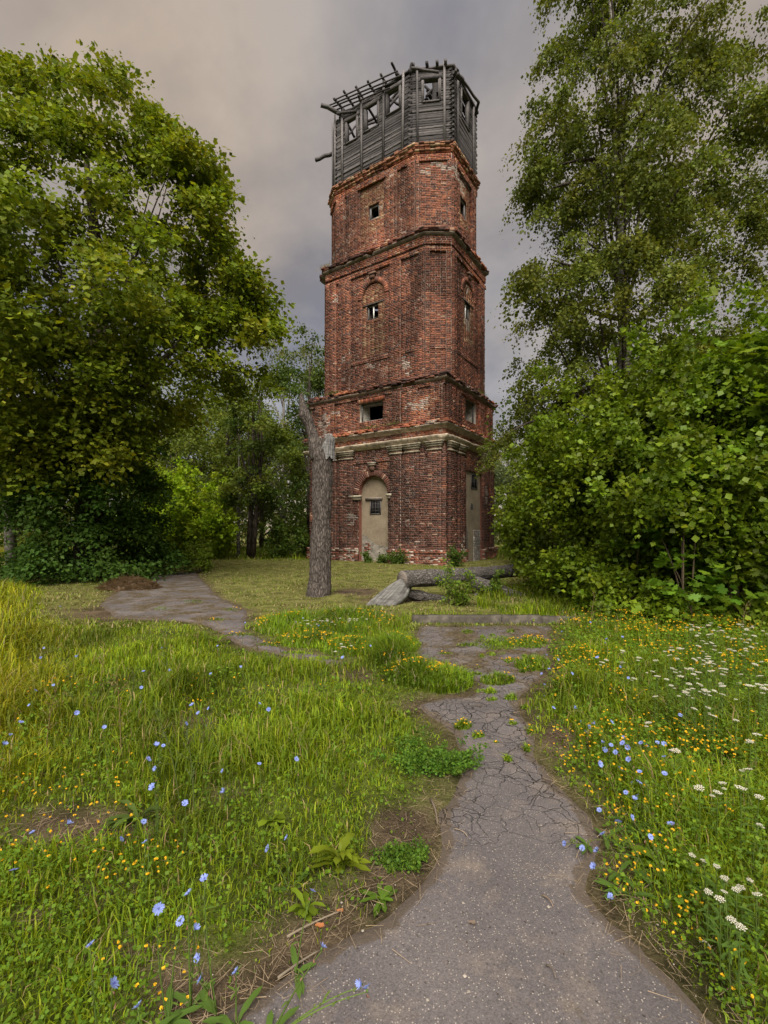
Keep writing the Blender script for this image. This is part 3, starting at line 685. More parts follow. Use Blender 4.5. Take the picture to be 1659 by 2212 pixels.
sweep(PA, [(-.02, 8.66), (.08, 8.68), (.10, 8.74), (.18, 8.78), (.18, 8.84), (.02, 8.86)], 'cornice_moulding', M['stone'], (.21, .16, .125), .03, step=.14, seed=12)
for k, (o_, ms) in enumerate(((.22, .12), (.26, .15), (.16, .3), (.05, .5))):
    for f in (fl, fr): lay(f, -o_, f.L + o_, 8.83 + k * .08, 8.83 + (k + 1) * .08, o_, (), 'dark', miss=ms, erode=.4, depth=o_ + .15, flake=.4, mort=False, rough=.025)
# --- third stage
zT0, zT1 = 8.95, 16.05
fl, fc, fr, ff = F3[0], F3[1], F3[2], F3[7]
al = (fl.t(781.6), fl.t(830.6)); wl = (fl.t(791.5), fl.t(815.5), fl.z(803.5, 688), fl.z(803.5, 657)); zsl = fl.z(806, 640); zbl = fl.z(806, 768)
ar = (fr.t(1000), fr.t(1024)); wr = (fr.t(1005.6), fr.t(1018), fr.z(1012, 690), fr.z(1012, 655)); zsr = fr.z(1012, 642); zbr = fr.z(1012, 745)
for f, a_, zs, zb, wq in ((fl, al, zsl, zbl, wl), (fr, ar, zsr, zbr, wr)):
    c_, hw = (a_[0] + a_[1]) / 2, (a_[1] - a_[0]) / 2
    lay(f, 0, f.L, zT0, zT1, 0, [('arch', c_, hw, zb, zs)], 'std', flake=0, raw=raw_top(15.9, .7))
    # infill as rows inside the arch
    nr_ = int((zs + hw - zb) / CH)
    for r in range(nr_):
        zm = zb + (r + .5) * CH; hh = hw if zm < zs else math.sqrt(max(0.0, hw * hw - (zm - zs) ** 2))
        if hh > .08: lay(f, c_ - hh, c_ + hh, zb + r * CH, zb + (r + 1) * CH, -.05, [wq], 'yellow', flake=-.6, depth=.1)
    arch_ring(f, c_, hw, zs, .02, .26, 'std')
    reveal(f, *wq, -.05, .5, (.12, .085, .07)); window(f, *wq, -.05, (0, 0), .06, GREYW, casement=True)
    mb = MB(); fbox(mb, f, wq[0] - .25, wq[1] + .55, wq[3], wq[3] + .06, -.1, -.02, (.07, .06, .055)); mb.build('lintel', M['wood'], tower)
    mb = MB(); zk = zs + hw + .2; fbox(mb, f, c_ - .14, c_ + .14, zk, zk + .2, -.03, .1, (.16, .09, .07)); fbox(mb, f, c_ - .22, c_ + .22, zk + .2, zk + .29, -.03, .15, (.19, .12, .09)); mb.build('keystone', M['stone'], tower)
lay(fc, 0, fc.L, zT0, zT1, 0, (), 'std', flake=.05, raw=raw_top(15.9, .7)); lay(ff, 0, ff.L, zT0, zT1, 0, (), 'std', flake=.05)
for f, rows in ((fl, [(705, 726), (731, 757), (842, 866), (903, 917)]), (fc, [(919, 928), (964, 974)]), (fr, [(979, 986), (1035, 1046)])):
    for a, b in rows: lay(f, f.t(a, .07), f.t(b, .07), zT0, 15.3, .11, (), 'std', depth=.13, flake=.0)
for f, (a_, b_) in ((fl, (0, fl.L)), (fr, (0, fr.L)), (fc, (0, fc.L))):
    lay(f, a_, b_, 10.55, 10.72, .035, (), 'std', depth=.06); lay(f, a_, b_, 15.3, 15.5, .09, (), 'orange', depth=.11, flake=.3)
    lay(f, a_, b_, 15.66, 16.05, .07, (), 'orange', depth=.09, flake=.4, erode=.25)
sweep(P3, [(-.02, 16.06), (.08, 16.08), (.10, 16.12), (.20, 16.16), (.20, 16.20), (.02, 16.23)], 'cornice_moulding', M['stone'], (.22, .18, .145), .035, step=.12, seed=15)
for k, (o_, ms) in enumerate(((.27, .1), (.28, .15), (.18, .25), (.08, .4))):
    for f in (fl, fc, fr, ff): lay(f, -o_ * .4, f.L + o_ * .4, 16.22 + k * .08, 16.22 + (k + 1) * .08, o_, (), 'dark', miss=ms, erode=.4, depth=o_ + .4, flake=.3, mort=False, rough=.025)
# --- fourth stage
zU0, zU1 = 16.3, 21.1
fl, fc, fr, ff = F4[0], F4[1], F4[2], F4[7]
il = (fl.t(777.4), fl.t(829), fl.z(803, 505), fl.z(803, 388)); wl = (fl.t(795.6), fl.t(817.4), fl.z(806.5, 471), fl.z(806.5, 441))
ir = (fr.t(993), fr.t(1017), fr.z(1005, 500), fr.z(1005, 395)); wr = (fr.t(997), fr.t(1009.8), fr.z(1003, 470), fr.z(1003, 430))
for f, iq, wq in ((fl, il, wl), (fr, ir, wr)):
    lay(f, 0, f.L, zU0, zU1, 0, [iq], 'std', flake=.35, raw=raw_top(16.5, .8), erode=.12); lay(f, iq[0], iq[1], iq[2], iq[3], -.06, [wq], 'yellow', flake=-.5, depth=.1)
    reveal(f, *wq, -.06, .5, (.12, .085, .07)); window(f, *wq, -.06, (0, 0), .09, GREYW, dep=.1)
    mb = MB(); fbox(mb, f, iq[0] - .1, iq[1] + .1, iq[3], iq[3] + .14, -.1, .02, (.055, .05, .05)); mb.build('lintel', M['wood'], tower)
lay(fc, 0, fc.L, zU0, zU1, 0, (), 'std', flake=.2, erode=.12); lay(ff, 0, ff.L, zU0, zU1, 0, (), 'std', flake=.3)
for f, rows in ((fl, [(727, 744), (749, 772), (834, 858), (880, 896)]), (fc, [(899, 905), (967, 975)]), (fr, [(978, 986), (1019, 1027)])):
    for a, b in rows: lay(f, f.t(a, .07), f.t(b, .07), zU0 + .5, 20.3, .11, (), 'std', depth=.13, flake=.3, erode=.15)
for f in (fl, fc, fr, ff):
    lay(f, 0, f.L, 20.28, 20.6, .08, (), 'orange', depth=.1, flake=.3); lay(f, 0, f.L, 16.6, 17.0, .06, (), 'orange', depth=.08, flake=.5, miss=.1)
for k, (o_, ms, pl) in enumerate(((.06, .02, 'orange'), (.13, .02, 'yellow'), (.13, .02, 'orange'), (.20, .03, 'yellow'), (.22, .1, 'yellow'), (.18, .35, 'dark'))):
    for f in (fl, fc, fr, ff): lay(f, -o_ * .4, f.L + o_ * .4, 20.68 + k * .085, 20.68 + (k + 1) * .085, o_, (), pl, miss=ms, erode=.2, depth=o_ + .2, mort=False, rough=.012)
# hidden sides, and unseen floors added to block light inside
mb = MB()
for poly, z0, z1, skip in ((PB, 0, 6.65, (0, 1)), (PA, 6.6, 9.0, (0, 1)), (P3, 8.9, 16.3, (0, 1, 2, 7)), (P4, 16.2, 21.2, (0, 1, 2, 7))):
    fs = faces(poly)
    for k, f in enumerate(fs):
        if k in skip: continue
        mb.add([f.p(0, z0), f.p(f.L, z0), f.p(f.L, z1), f.p(0, z1)], [np.array([[0, 1, 2, 3]])], (.2, .08, .06))
mb.build('rear_wall', M['back_brick'], tower)
for poly, z in ((PB, 6.66), (PA, 9.02), (P3, 16.40), (P4, 21.12)):
    mb = MB(); pts = [np.append(tw(*q), z) - TO for q in poly]; mb.add(pts, [np.arange(len(poly))[None]], (.12, .1, .08)); mb.build('light_block_floor', M['stone'], tower)
core.build('mortar_bed', M['mortar'], tower, col=False)

# bricks -> the 300 that show largest as objects, the others as one mesh
bC, bA, bH, bK = map(np.array, (bC, bA, bH, bK)); NB = len(bC)
S8 = np.array([[x, y, z] for x in (-1, 1) for y in (-1, 1) for z in (-1, 1)], float)
dist = np.hypot(*(bC[:, :2] + TO[:2]).T); big = bH[:, 0] * bH[:, 2] / dist ** 2 * np.where((bC[:, 2] > .72) & (bC[:, 2] < 5.4), 1, 0)
sel = np.argsort(-big)[:300]; rest = np.ones(NB, bool); rest[sel] = False
loc = S8[None] * bH[:, None] ; loc = loc + rng.normal(0, .0028, loc.shape)
V = bC[:, None] + np.einsum('nki,nij->nkj', loc, bA)
BF5 = BOXF[[0, 1, 3, 4, 5]]                               # all but the face buried in the wall
idx = np.nonzero(rest)[0]
Vr = V[idx].reshape(-1, 3); Fr = (BF5[None] + (np.arange(len(idx)) * 8)[:, None, None]).reshape(-1, 4)
tag(link('brickwork', mesh('brickwork', Vr, [Fr], M['brick'], np.repeat(bK[idx], 8, 0)), tower), kind='stuff')
variants = []
for k in range(10):
    q = S8 + rng.normal(0, .02, S8.shape); variants.append(mesh('brick', q, [BOXF], M['brick'], np.tile(pick('dark', 1), (8, 1))))
for k, s_ in enumerate(sel):
    o = bpy.data.objects.new('brick', variants[k % 10]); COL.objects.link(o); o.parent = tower
    mt = Matrix([list(bA[s_][0]), list(bA[s_][1]), list(bA[s_][2])]).transposed()
    o.location = bC[s_]; o.rotation_euler = mt.to_euler(); o.scale = bH[s_]

# --- timber top
house = empty('timber_tank_house', (0, 0, 0)); house.parent = tower; tag(house, 'grey weathered log storey on top of the brick tower')
zW0, zW1, LH = 21.22, 24.85, 0.121
fl, fc, fr, ff = FW[0], FW[1], FW[2], FW[7]
def wcol(k=1.0): 
    g = (0.045 + .075 * rng.random()) * k; return (g * 1.03, g * .96, g * 1.0)
wins = {0: [(f_.t(a), f_.t(b), f_.z((a + b) / 2, y1), f_.z((a + b) / 2, y0)) for f_, a, b, y0, y1 in ((fl, 749.5, 770.4, 258, 304), (fl, 790, 815.7, 228, 277), (fl, 837.6, 862.8, 194, 241))],
        1: [(fc.t(915), fc.t(948), fc.z(931, 218.5), fc.z(931, 172))], 2: [(fr.t(997), fr.t(1011), fr.z(1004, 268), fr.z(1004, 205))], 7: []}
nrow = int((zW1 - zW0) / LH)
def logpiece(f, a, b, za_, zb_, nm, notch):
    mb = MB(); c_ = wcol(); hgt = zb_ - za_; o_ = rng.normal(0, .012)
    prof = [(-.16, za_ + .002), (.006 + o_, za_ + .005), (.012 + o_, za_ + hgt * .2), (.011 + o_, za_ + hgt * .85), (.004 + o_, zb_ - .004), (-.16, zb_ - .002)]
    n = max(1, int((b - a) / .9)); ts = np.linspace(a, b, n + 1); sag = rng.normal(0, .006, n + 1)
    V = [f.p(tt, z_ + sg, oo + sg) for tt, sg in zip(ts, sag) for oo, z_ in prof]; K = 6
    Q = [[i * K + j, (i + 1) * K + j, (i + 1) * K + j + 1, i * K + j + 1] for i in range(n) for j in range(K - 1)]
    mb.add(V, [np.array(Q), np.array([list(range(K))[::-1], [n * K + j for j in range(K)]])], c_)
    return mb.build(nm, M['wood'], house)
for k, f in ((0, fl), (1, fc), (2, fr), (7, ff)):
    for r in range(nrow + 1):
        za_ = zW0 + r * LH; zb_ = za_ + LH; ex = .10 if (r + k) % 2 else -.03
        if k == 7: ex = .06 if r % 2 else -.03
        t0, t1 = -ex, f.L + ex
        if r == nrow: t0 += rng.random() * .8; t1 -= rng.random() * .5
        for p, q in hole_iv(wins[k], (za_ + zb_) / 2, t0, t1):
            logpiece(f, p, q, za_, zb_, 'log', r)
rw = MB()
for k in (3, 4, 5, 6):
    f = FW[k]
    for r in range(nrow): fbox(rw, f, 0, f.L, zW0 + r * LH, zW0 + (r + 1) * LH - .01, -.14, rng.normal(0, .01), wcol())
rw.build('rear_log_wall', M['wood'], house)
for k, f in ((0, fl), (1, fc), (2, fr)):                   # window casings
    for (a, b, z0, z1) in wins[k]:
        cw = .11
        for (p, q, r0, r1, oo) in ((a - cw, a, z0 - .05, z1 + .12, .05), (b, b + cw, z0 - .05, z1 + .12, .052), (a - cw - .05, b + cw + .05, z1 + .004, z1 + .2, .066), (a - .03, b + .03, z0 - .07, z0 - .004, .07)):
            if q < f.L + .1:
                mb = MB(); fbox(mb, f, p, q, r0, r1, .0, oo, wcol(1.3)); mb.build('window_casing', M['wood'], house)
        for p, q in ((a, a + .03), (b - .03, b)):
            mb = MB(); fbox(mb, f, p, q, z0, z1, -.17, .03, wcol(1.4)); mb.build('window_jamb', M['wood'], house)
for f, xs in ((fl, (739.6, 781.6, 827.8, 869.8)), (fc, (902.5, 960.2)), (fr, (988.7, 1022.4)), (ff, (719.5, 724))):
    for x in xs:
        tt = f.t(x, .06); mb = MB(); c_ = np.array(wcol(1.35)) + .02; top = zW1 + .15 + rng.random() * .25
        a = f.p(tt, zW0 - .12 - rng.random() * .1, .075); b = f.p(tt + rng.normal(0, .04), top, .08)
        mb.beam(a, b, .105, .09, f.n.tolist() + [0], c_); mb.build('batten', M['wood'], house)
# wall plates and broken roof frame
def wbeam(nm, a, b, wd, ht, k=1.0):
    mb = MB(); a = np.asarray(a) - 0; b = np.asarray(b); n = 5; tt = np.linspace(0, 1, n)[:, None]; c_ = wcol(k)
    pts = a + (b - a) * tt; pts[1:-1] += rng.normal(0, wd * .12, (n - 2, 3))
    d_ = unit(b - a); s_ = np.cross(d_, (0, 0, 1)); s_ = s_ / np.linalg.norm(s_); u_ = np.cross(s_, d_)
    V = np.concatenate([pts + s_ * wd / 2 * x + u_ * ht / 2 * y for x, y in ((-1, -1), (1, -1), (1, 1), (-1, 1))]).reshape(4, n, 3).transpose(1, 0, 2).reshape(-1, 3)
    Q = [[i * 4 + j, i * 4 + (j + 1) % 4, i * 4 + 4 + (j + 1) % 4, i * 4 + 4 + j] for i in range(n - 1) for j in range(4)]
    mb.add(V, [np.array(Q + [[3, 2, 1, 0], [(n - 1) * 4 + j for j in range(4)]])], c_); return mb.build(nm, M['wood'], house)
zt = zW1 + .12
def FP(f, x, y, off): return f.p(f.t(x, off), f.z(x, y, off), off)
# rafters over the left face: from inside, up and out over the eave
for (x0, y0, x1, y1) in ((750, 246, 721, 213), (781, 256, 742, 196), (818, 272, 768, 186), (830, 230, 794, 175), (846, 200, 822, 160), (866, 178, 846, 136), (784, 232, 774, 206)):
    wbeam('rafter', FP(fl, x0, y0, -1.3), FP(fl, x1, y1, .55), .10, .09, .7)
for k, (x0, y0, x1, y1, oo) in enumerate(((722, 216, 859, 153, .52), (708, 229, 866, 163, .4), (714, 233, 854, 177, .28), (725, 238, 842, 190, .15), (742, 241, 826, 206, .0), (726, 214, 746, 205, .56))):
    wbeam('purlin', FP(fl, x0, y0, oo), FP(fl, x1, y1, oo), .055, .05, .8)
for k, (x0, y0, x1, y1) in enumerate(((745, 300, 772, 268), (752, 270, 768, 300), (793, 270, 813, 262), (795, 262, 815, 250), (840, 232, 862, 204), (845, 215, 862, 226), (838, 222, 863, 196), (920, 210, 946, 180), (918, 186, 944, 212), (922, 196, 940, 214))):
    f = fl if x0 < 900 else fc; wbeam('brace', FP(f, x0, y0, -1.0 - .1 * k), FP(f, x1, y1, -1.7), .1, .1, .6)
wbeam('post', FP(fc, 936, 260, -1.5), FP(fc, 938, 165, -1.5), .32, .3, .45)
wbeam('eave_beam', FP(fl, 693, 227, .9), FP(fl, 748, 251, -.2), .16, .15, .8); wbeam('eave_board', FP(fl, 728, 246, .25), FP(fl, 770, 240, .1), .10, .10, .6)
wbeam('wall_plate', fl.p(2.6, zt - .03, .0), fl.p(fl.L + .1, zt - .02, .0), .16, .09, .6); wbeam('wall_plate', fc.p(-.1, zt - .02, .02), fc.p(fc.L + .1, zt - .05, .02), .16, .10, .7); wbeam('wall_plate', fr.p(0, zt, .02), fr.p(fr.L, zt - .1, .05), .18, .14, .5)
for x in (862, 893, 922, 944, 962): 
    f = fl if x < 885 else fc; tt = f.t(x); wbeam('beam_end', f.p(tt, zt + .02, -.6), f.p(tt, zt + .04, .28), .14, .15, .8)
wbeam('roof_pole', FP(fc, 889, 147, .5), FP(fc, 948, 156, .45), .09, .09, 1.1); wbeam('roof_pole', FP(fc, 886, 160, .3), FP(fc, 890, 138, .3), .16, .1, .5)
wbeam('roof_pole', FP(fr, 984, 152, .3), FP(fr, 1035, 222, .5), .1, .1, .9); wbeam('roof_pole', FP(fr, 979, 162, .1), FP(fr, 990, 150, .4), .16, .12, .6); wbeam('roof_pole', FP(fr, 1034, 220, .5), FP(fr, 1026, 250, .1), .13, .1, .6); wbeam('roof_pole', FP(fr, 988, 160, .35), FP(fr, 1000, 176, .3), .2, .14, .5)
for k in range(9):
    f = fl; tt = 1.0 + k * .42; a = f.p(tt, zt + .1, -1.6 - .3 * (k % 3)); wbeam('rafter', a, a + np.array([.3, 1.6, .55]), .1, .1, .5)
for k in range(11):
    a = np.append(tw(.7 + k * .24, 2.4 + .12 * (k % 3)), 24.93 + .02 * (k % 2)) - TO; b = np.append(tw(.7 + k * .24 + rng.normal(0, .05), 5.3), 24.95 + .02 * (k % 2)) - TO
    wbeam('roof_board', a, b, .2, .03, .5)
wbeam('projecting_beam', FP(ff, 721, 331, -.1), P(681, 346, 27.2) - TO, .16, .14, .8)

# ------------------------------------------------------------------ dead trunk, fallen log, kerb
def rz_noise(V, amp, fr, seed): return V + (np.stack([vnoise(V, fr, seed + k, 3) for k in range(3)], 1) - .5) * 2 * amp
def barked(pts, rad, sides, nl, amp, seed, ridge=1.0):
    """dense tube with ridged bark; pts/rad are control points"""
    pts = np.asarray(pts, float); rad = np.asarray(rad, float); s = np.linspace(0, 1, len(pts)); q = np.linspace(0, 1, nl)
    pp = np.stack([np.interp(q, s, pts[:, k]) for k in range(3)], 1); rr = np.interp(q, s, rad)
    for _ in range(2 if nl > 20 else 0):
        pp[1:-1] = (pp[:-2] + 2 * pp[1:-1] + pp[2:]) / 4
    V, Fs = tube(pp, rr, sides, 0, 1, 1, True); n = nl * sides
    ang = np.tile(np.arange(sides) / sides * 2 * math.pi, nl); lon = np.repeat(np.cumsum(np.r_[0, np.linalg.norm(np.diff(pp, axis=0), axis=1)]), sides)
    R0 = rad.max(); key = np.stack([np.cos(ang) * R0 * 14, np.sin(ang) * R0 * 14, lon * 3.2], 1)
    rid = np.abs(vnoise(key, 1.0, seed, 3) - .5) * 2
    lump = vnoise(V[:n], 2.2, seed + 5, 2) - .5
    c = np.repeat(pp, sides, 0); out_ = unit(V[:n] - c)
    V[:n] += out_ * ((rid * ridge * amp) + lump * .09)[:, None]
    return V, Fs
base = G(690, 1290); Zs = base[1]
dead = empty('dead_tree', tuple(base), 'tall bare broken tree trunk standing on the lawn before the tower', 'dead tree')
SP = lambda x, y, dz=0.0: P(x, y, Zs + dz) - base
k = Zs / F
V, Fs = barked([SP(687, 1296), SP(689, 1275), SP(691, 1251), SP(693, 1207), SP(694, 1140), SP(696, 1052), SP(696, 1010), SP(697, 985), SP(701, 950)], np.array([28, 25, 22.5, 21, 20, 19.6, 20.5, 21.5, 19]) * k, 72, 150, .05, 3)
link('trunk', mesh('trunk', V, Fs, M['bark_grey'], None, True), dead)
V, Fs = barked([SP(688, 990), SP(681, 965), SP(675, 940), SP(669, 918), SP(658, 896), SP(653.5, 874), SP(651.5, 860), SP(650, 851)], np.array([16, 14.5, 11.5, 11, 12.5, 7, 3.5, .8]) * k, 40, 60, .035, 8)
fork_o = link('broken_fork', mesh('broken_fork', V, Fs, M['bark_grey'], None, True), dead)
# bare splintered wood at the break: a curved slab wrapping the front of the trunk top
na, nz = 40, 16; th = np.linspace(-.3, 2.15, na); ctr_ = SP(703, 960); R_ = 20.2 * k
topz = np.interp(th, [-.35, .2, .7, 1.1, 1.5, 1.9, 2.2, 2.5], [945, 944, 938, 934, 943, 950, 956, 970]) + np.round(vnoise(np.c_[th * 9], 1, 5) * 4) * 1.8
botz = np.interp(th, [-.35, .3, .9, 1.4, 1.9, 2.5], [992, 996, 985, 990, 972, 985]) + (vnoise(np.c_[th * 7], 1, 6) - .5) * 14
V, C = [], []
for q in range(nz):
    y_ = botz + (topz - botz) * q / (nz - 1); tap = R_ * (1.05 - .10 * (q / nz)) * (1 + .10 * (vnoise(np.c_[th * 14, np.full(na, q * .25)], 1, 7) - .5) * 2)
    V.append(np.stack([ctr_[0] + np.cos(th) * tap, ctr_[1] - np.sin(th) * tap, (H + (HY - y_) / F * Zs) - base[2]], 1)); g = .07 + .16 * vnoise(np.c_[th * 16, np.full(na, q * .3)], 1, 9, 2); C.append(np.stack([g, g * .98, g * .99], 1))
V = np.array(V).reshape(-1, 3); C = np.array(C).reshape(-1, 3); inn = V.copy(); inn[:, :2] = ctr_[:2] + (inn[:, :2] - ctr_[:2]) * .8
ii = (np.arange(nz - 1)[:, None] * na + np.arange(na - 1)[None]).ravel(); Q = np.stack([ii, ii + 1, ii + na + 1, ii + na], -1); NV = nz * na; tp_ = (nz - 1) * na + np.arange(na - 1)
Q2 = np.stack([tp_, tp_ + 1, tp_ + 1 + NV, tp_ + NV], -1)
link_o = link('splintered_wood', mesh('splintered_wood', np.vstack([V, inn]), [np.concatenate([Q, Q[:, ::-1] + NV, Q2])], M['wood'], np.vstack([C, C * .8])), dead); tag(link_o, 'pale grey bare splintered wood at the break')
mb = MB()
for j in range(12):
    x = 651 + rng.uniform(-6, 5); p0 = SP(x + 5, 890 + rng.uniform(-8, 8), -.05 + rng.uniform(0, .06)); p1 = SP(650 + rng.uniform(-2, 2), 853 + rng.uniform(0, 14), 0)
    g = rng.uniform(.22, .36); mb.tube([p0, (p0 + p1) / 2, p1], [.03, .024, .004], 5, col=(g, g * .97, g * .95))
mb.build('splintered_tip', M['wood'], fork_o)
mb = MB(); mb.tube(bez(SP(658, 890), SP(646, 896), SP(630, 905), 6), [.03, .02, .016, .013, .01, .006], 6, col=(.12, .11, .10)); mb.build('dead_branch', M['wood'], fork_o)
mb = MB(); st = G(661, 1285); mb.tube(bez(st - st, P(672, 1268, Zs + .1) - st, P(677, 1235, Zs + .25) - st, 9), np.linspace(.014, .007, 9), 6, col=(.16, .14, .09))
tag(mb.build('stick', M['wood'], None, tuple(st)), 'thin bent stick leaning on the standing dead trunk', 'stick')

lb = G(868, 1305); log = empty('fallen_tree', tuple(lb), 'fallen sawn tree trunk with split grey base lying on the lawn', 'fallen tree')
LP = lambda x, y, Z_: P(x, y, Z_) - lb
V, Fs = barked([LP(869, 1252, 10.1), LP(925, 1249, 10.5), LP(990, 1244, 11.1), LP(1040, 1240, 11.7), LP(1075, 1236, 12.2), LP(1098, 1234.5, 12.5)], np.array([.185, .18, .175, .168, .16, .15]), 64, 110, .045, 15, 1.0)
log_o = link('log', mesh('log', V, Fs, M['bark_log'], None, True), log)
V, Fs = barked([LP(1092, 1234, 12.42), LP(1112, 1233, 12.7)], np.array([.165, .16]), 40, 14, .03, 16); link('log_end', mesh('log_end', V, Fs, M['bark_log'], None, True), log)
d_ = unit(LP(925, 1249, 10.5) - LP(869, 1252, 10.1)); c0 = LP(869, 1252, 10.1) - d_ * .012
V, Fs = tube([c0, c0 + d_ * .03], [.186, .186], 40); 
link('cut_end', mesh('cut_end', V, Fs, M['wood'], np.tile((.15, .13, .115), (len(V), 1))), log_o)
# split, flattened base: blade of grey wood from under the log to the ground
ns, nw = 30, 26; ss = np.linspace(0, 1, ns)[:, None]; cA = bez(LP(865, 1250, 10.25), LP(834, 1264, 10.05), LP(789, 1307, 9.7), ns); cB = bez(LP(884, 1264, 10.1), LP(878, 1290, 9.75), LP(848, 1310, 9.6), ns)
V, C = [], []
for q in range(nw):
    f_ = q / (nw - 1); row = cA + (cB - cA) * f_; bul = math.sin(f_ * math.pi) * .11; row = row + np.array([-.35, -.75, .55]) * (bul * (1 - .45 * ss))
    st = (vnoise(np.c_[np.full(ns, f_ * 26), ss[:, 0] * 2.2], 1, 12, 3) - .5) * 1.3; row = row + np.array([0, -.5, .6]) * (st * .10)[:, None]
    if True: row[-1] += (row[-1] - row[-3]) * (rng.random() * 1.6 - .6)
    V.append(row); g = .04 + .17 * vnoise(np.c_[np.full(ns, f_ * 30), ss[:, 0] * 3], 1, 14, 2); C.append(np.stack([g * 1.02, g, g * .97], 1))
V = np.array(V).reshape(-1, 3); C = np.array(C).reshape(-1, 3); V[:, 2] = np.maximum(V[:, 2], -.04); inn = V + np.array([.06, .14, -.10]); ii = (np.arange(nw - 1)[:, None] * ns + np.arange(ns - 1)[None]).ravel()
Q = np.stack([ii, ii + 1, ii + ns + 1, ii + ns], -1); NV = ns * nw; ed = np.concatenate([np.arange(ns), np.arange(1, nw) * ns + ns - 1, (nw - 1) * ns + np.arange(ns - 2, -1, -1), np.arange(nw - 2, -1, -1) * ns]); e2 = np.roll(ed, -1)
link('split_base', mesh('split_base', np.vstack([V, inn]), [np.concatenate([Q, Q[:, ::-1] + NV, np.stack([ed, ed + NV, e2 + NV, e2], -1)])], M['wood'], np.vstack([C, C])), log)
V, Fs = barked([LP(874, 1281, 10.3), LP(905, 1286, 10.4), LP(945, 1293, 10.5), LP(985, 1303, 10.6)], np.array([.10, .09, .08, .06]), 30, 40, .03, 31); V[:, 2] = np.maximum(V[:, 2], -.05)
link('lower_limb', mesh('lower_limb', V, Fs, M['bark_log'], None, True), log)
V, Fs = barked([LP(1020, 1256, 11.4), LP(1060, 1268, 11.2), LP(1110, 1285, 11.0), LP(1150, 1298, 10.9)], np.array([.17, .15, .12, .08]), 30, 40, .03, 33); link('lower_limb', mesh('lower_limb', V, Fs, M['bark_log'], None, True), log)
V, Fs = barked([LP(1025, 1286, 10.9), LP(1048, 1293, 10.8), LP(1068, 1299, 10.7)], np.array([.06, .055, .035]), 16, 16, .02, 35); link('lower_limb', mesh('lower_limb', V, Fs, M['bark_log'], None, True), log)

# kerb: old concrete lengths
kx = [890, 1083, 1170, 1245]
for j in range(3):
    a = G(kx[j], 1347.5); b = G(kx[j + 1], 1347.5); a[0] += .012
    mb = MB(); n = 14; ts = np.linspace(0, 1, n); V = []
    h0 = .13 if j < 2 else .11
    for s in ts:
        c_ = a + (b - a) * s; w_ = rng.normal(0, .004, 5)
        V += [(c_[0], c_[1] + w_[0], -.1), (c_[0], c_[1] + w_[1], h0 - .02), (c_[0], c_[1] + .02 + w_[2], h0 + w_[2]), (c_[0], c_[1] + .17, h0 + w_[3]), (c_[0], c_[1] + .19, -.1)]
    V = np.array(V) - a; Q = [[i * 5 + q, i * 5 + q + 5, i * 5 + q + 6, i * 5 + q + 1] for i in range(n - 1) for q in range(4)]
    o = link('kerb_stone', mesh('kerb_stone', V, [np.array(Q), np.array([[0, 1, 2, 3, 4], [(n - 1) * 5 + q for q in (4, 3, 2, 1, 0)]])], M['concrete']), None, tuple(a))
    tag(o, ['longest concrete kerb length, its left end sunk in flowers and grass', 'middle concrete kerb length between its two neighbours in front of the fallen trunk', 'rightmost concrete kerb length running in under the thicket'][j], 'kerb', 'concrete kerb at the back of the path')

# ------------------------------------------------------------------ trees and shrubs
def clump_leaves(cen, rad, ntw, nlf, size, base, axis_xy, droop=0.35, flat=0.55, var=.28, yel=.25, tpl=T_LEAF, outward=0.7, width=1.0, up=0.75, seed=1, hang=0.0):
    """sprays of leaves radiating from clump centres"""
    r = np.random.default_rng(seed); Mc = len(cen)
    d = unit(r.normal(size=(Mc, ntw, 3))); o_ = cen.copy(); o_[:, :2] -= np.asarray(axis_xy)[None] if np.ndim(axis_xy) == 1 else axis_xy; o_[:, 2] = 0.3; o_ = unit(o_)
    d = unit(d + outward * o_[:, None]); d[..., 2] *= flat
    ln = rad[:, None] * (0.55 + .6 * r.random((Mc, ntw)))
    s = (np.arange(nlf) + r.random((Mc, ntw, nlf))) / nlf; s = 0.12 + .88 * s
    pos = cen[:, None, None] + d[:, :, None] * (ln[..., None] * s)[..., None]
    pos[..., 2] -= droop * (ln[..., None] * s * s) + hang * s * ln[..., None]
    pos = pos + r.normal(size=pos.shape) * size * .75
    a = d[:, :, None] + r.normal(size=pos.shape) * .7; a[..., 2] -= .35 + hang
    nn = r.normal(size=pos.shape) * (1 - up) * 1.6; nn[..., 2] += up
    nn += o_[:, None, None] * .35
    N = pos.size // 3; ct = (0.8 + .4 * r.random((Mc, 1, 1))) * np.ones(pos.shape[:3]); cy_ = (r.random((Mc, 1, 1)) ** 2) * np.ones(pos.shape[:3])
    col = tints(N, base, var, yel, r) * ct.reshape(-1, 1); col[:, 0] *= 1 + .22 * cy_.reshape(-1)
    sz = size * (0.45 + .95 * r.random(N) ** 1.3)
    return scatter(tpl, pos.reshape(-1, 3), a.reshape(-1, 3), nn.reshape(-1, 3), sz, width, col)
def limbs(mb, base_, cen, rad, trunk_pts, r0, count, seed=2, start=(0.35, 0.85)):
    r = np.random.default_rng(seed); tp = np.asarray(trunk_pts); zt_ = tp[:, 2]
    for j in r.choice(len(cen), min(count, len(cen)), replace=False):
        c = cen[j]; zs = np.clip(c[2] * r.uniform(*start) , zt_[0] + .3, zt_[-1]); p0 = np.array([np.interp(zs, zt_, tp[:, 0]), np.interp(zs, zt_, tp[:, 1]), zs])
        L_ = np.linalg.norm(c - p0); mid = (p0 + c) / 2 + np.array([r.normal(0, .08 * L_), r.normal(0, .08 * L_), .12 * L_])
        rr = r0 * np.clip(L_ / 6, .25, 1.0); mb.tube(bez(p0, mid, c, 9), np.linspace(rr, rr * .15, 9), 6, .15, 3, seed)
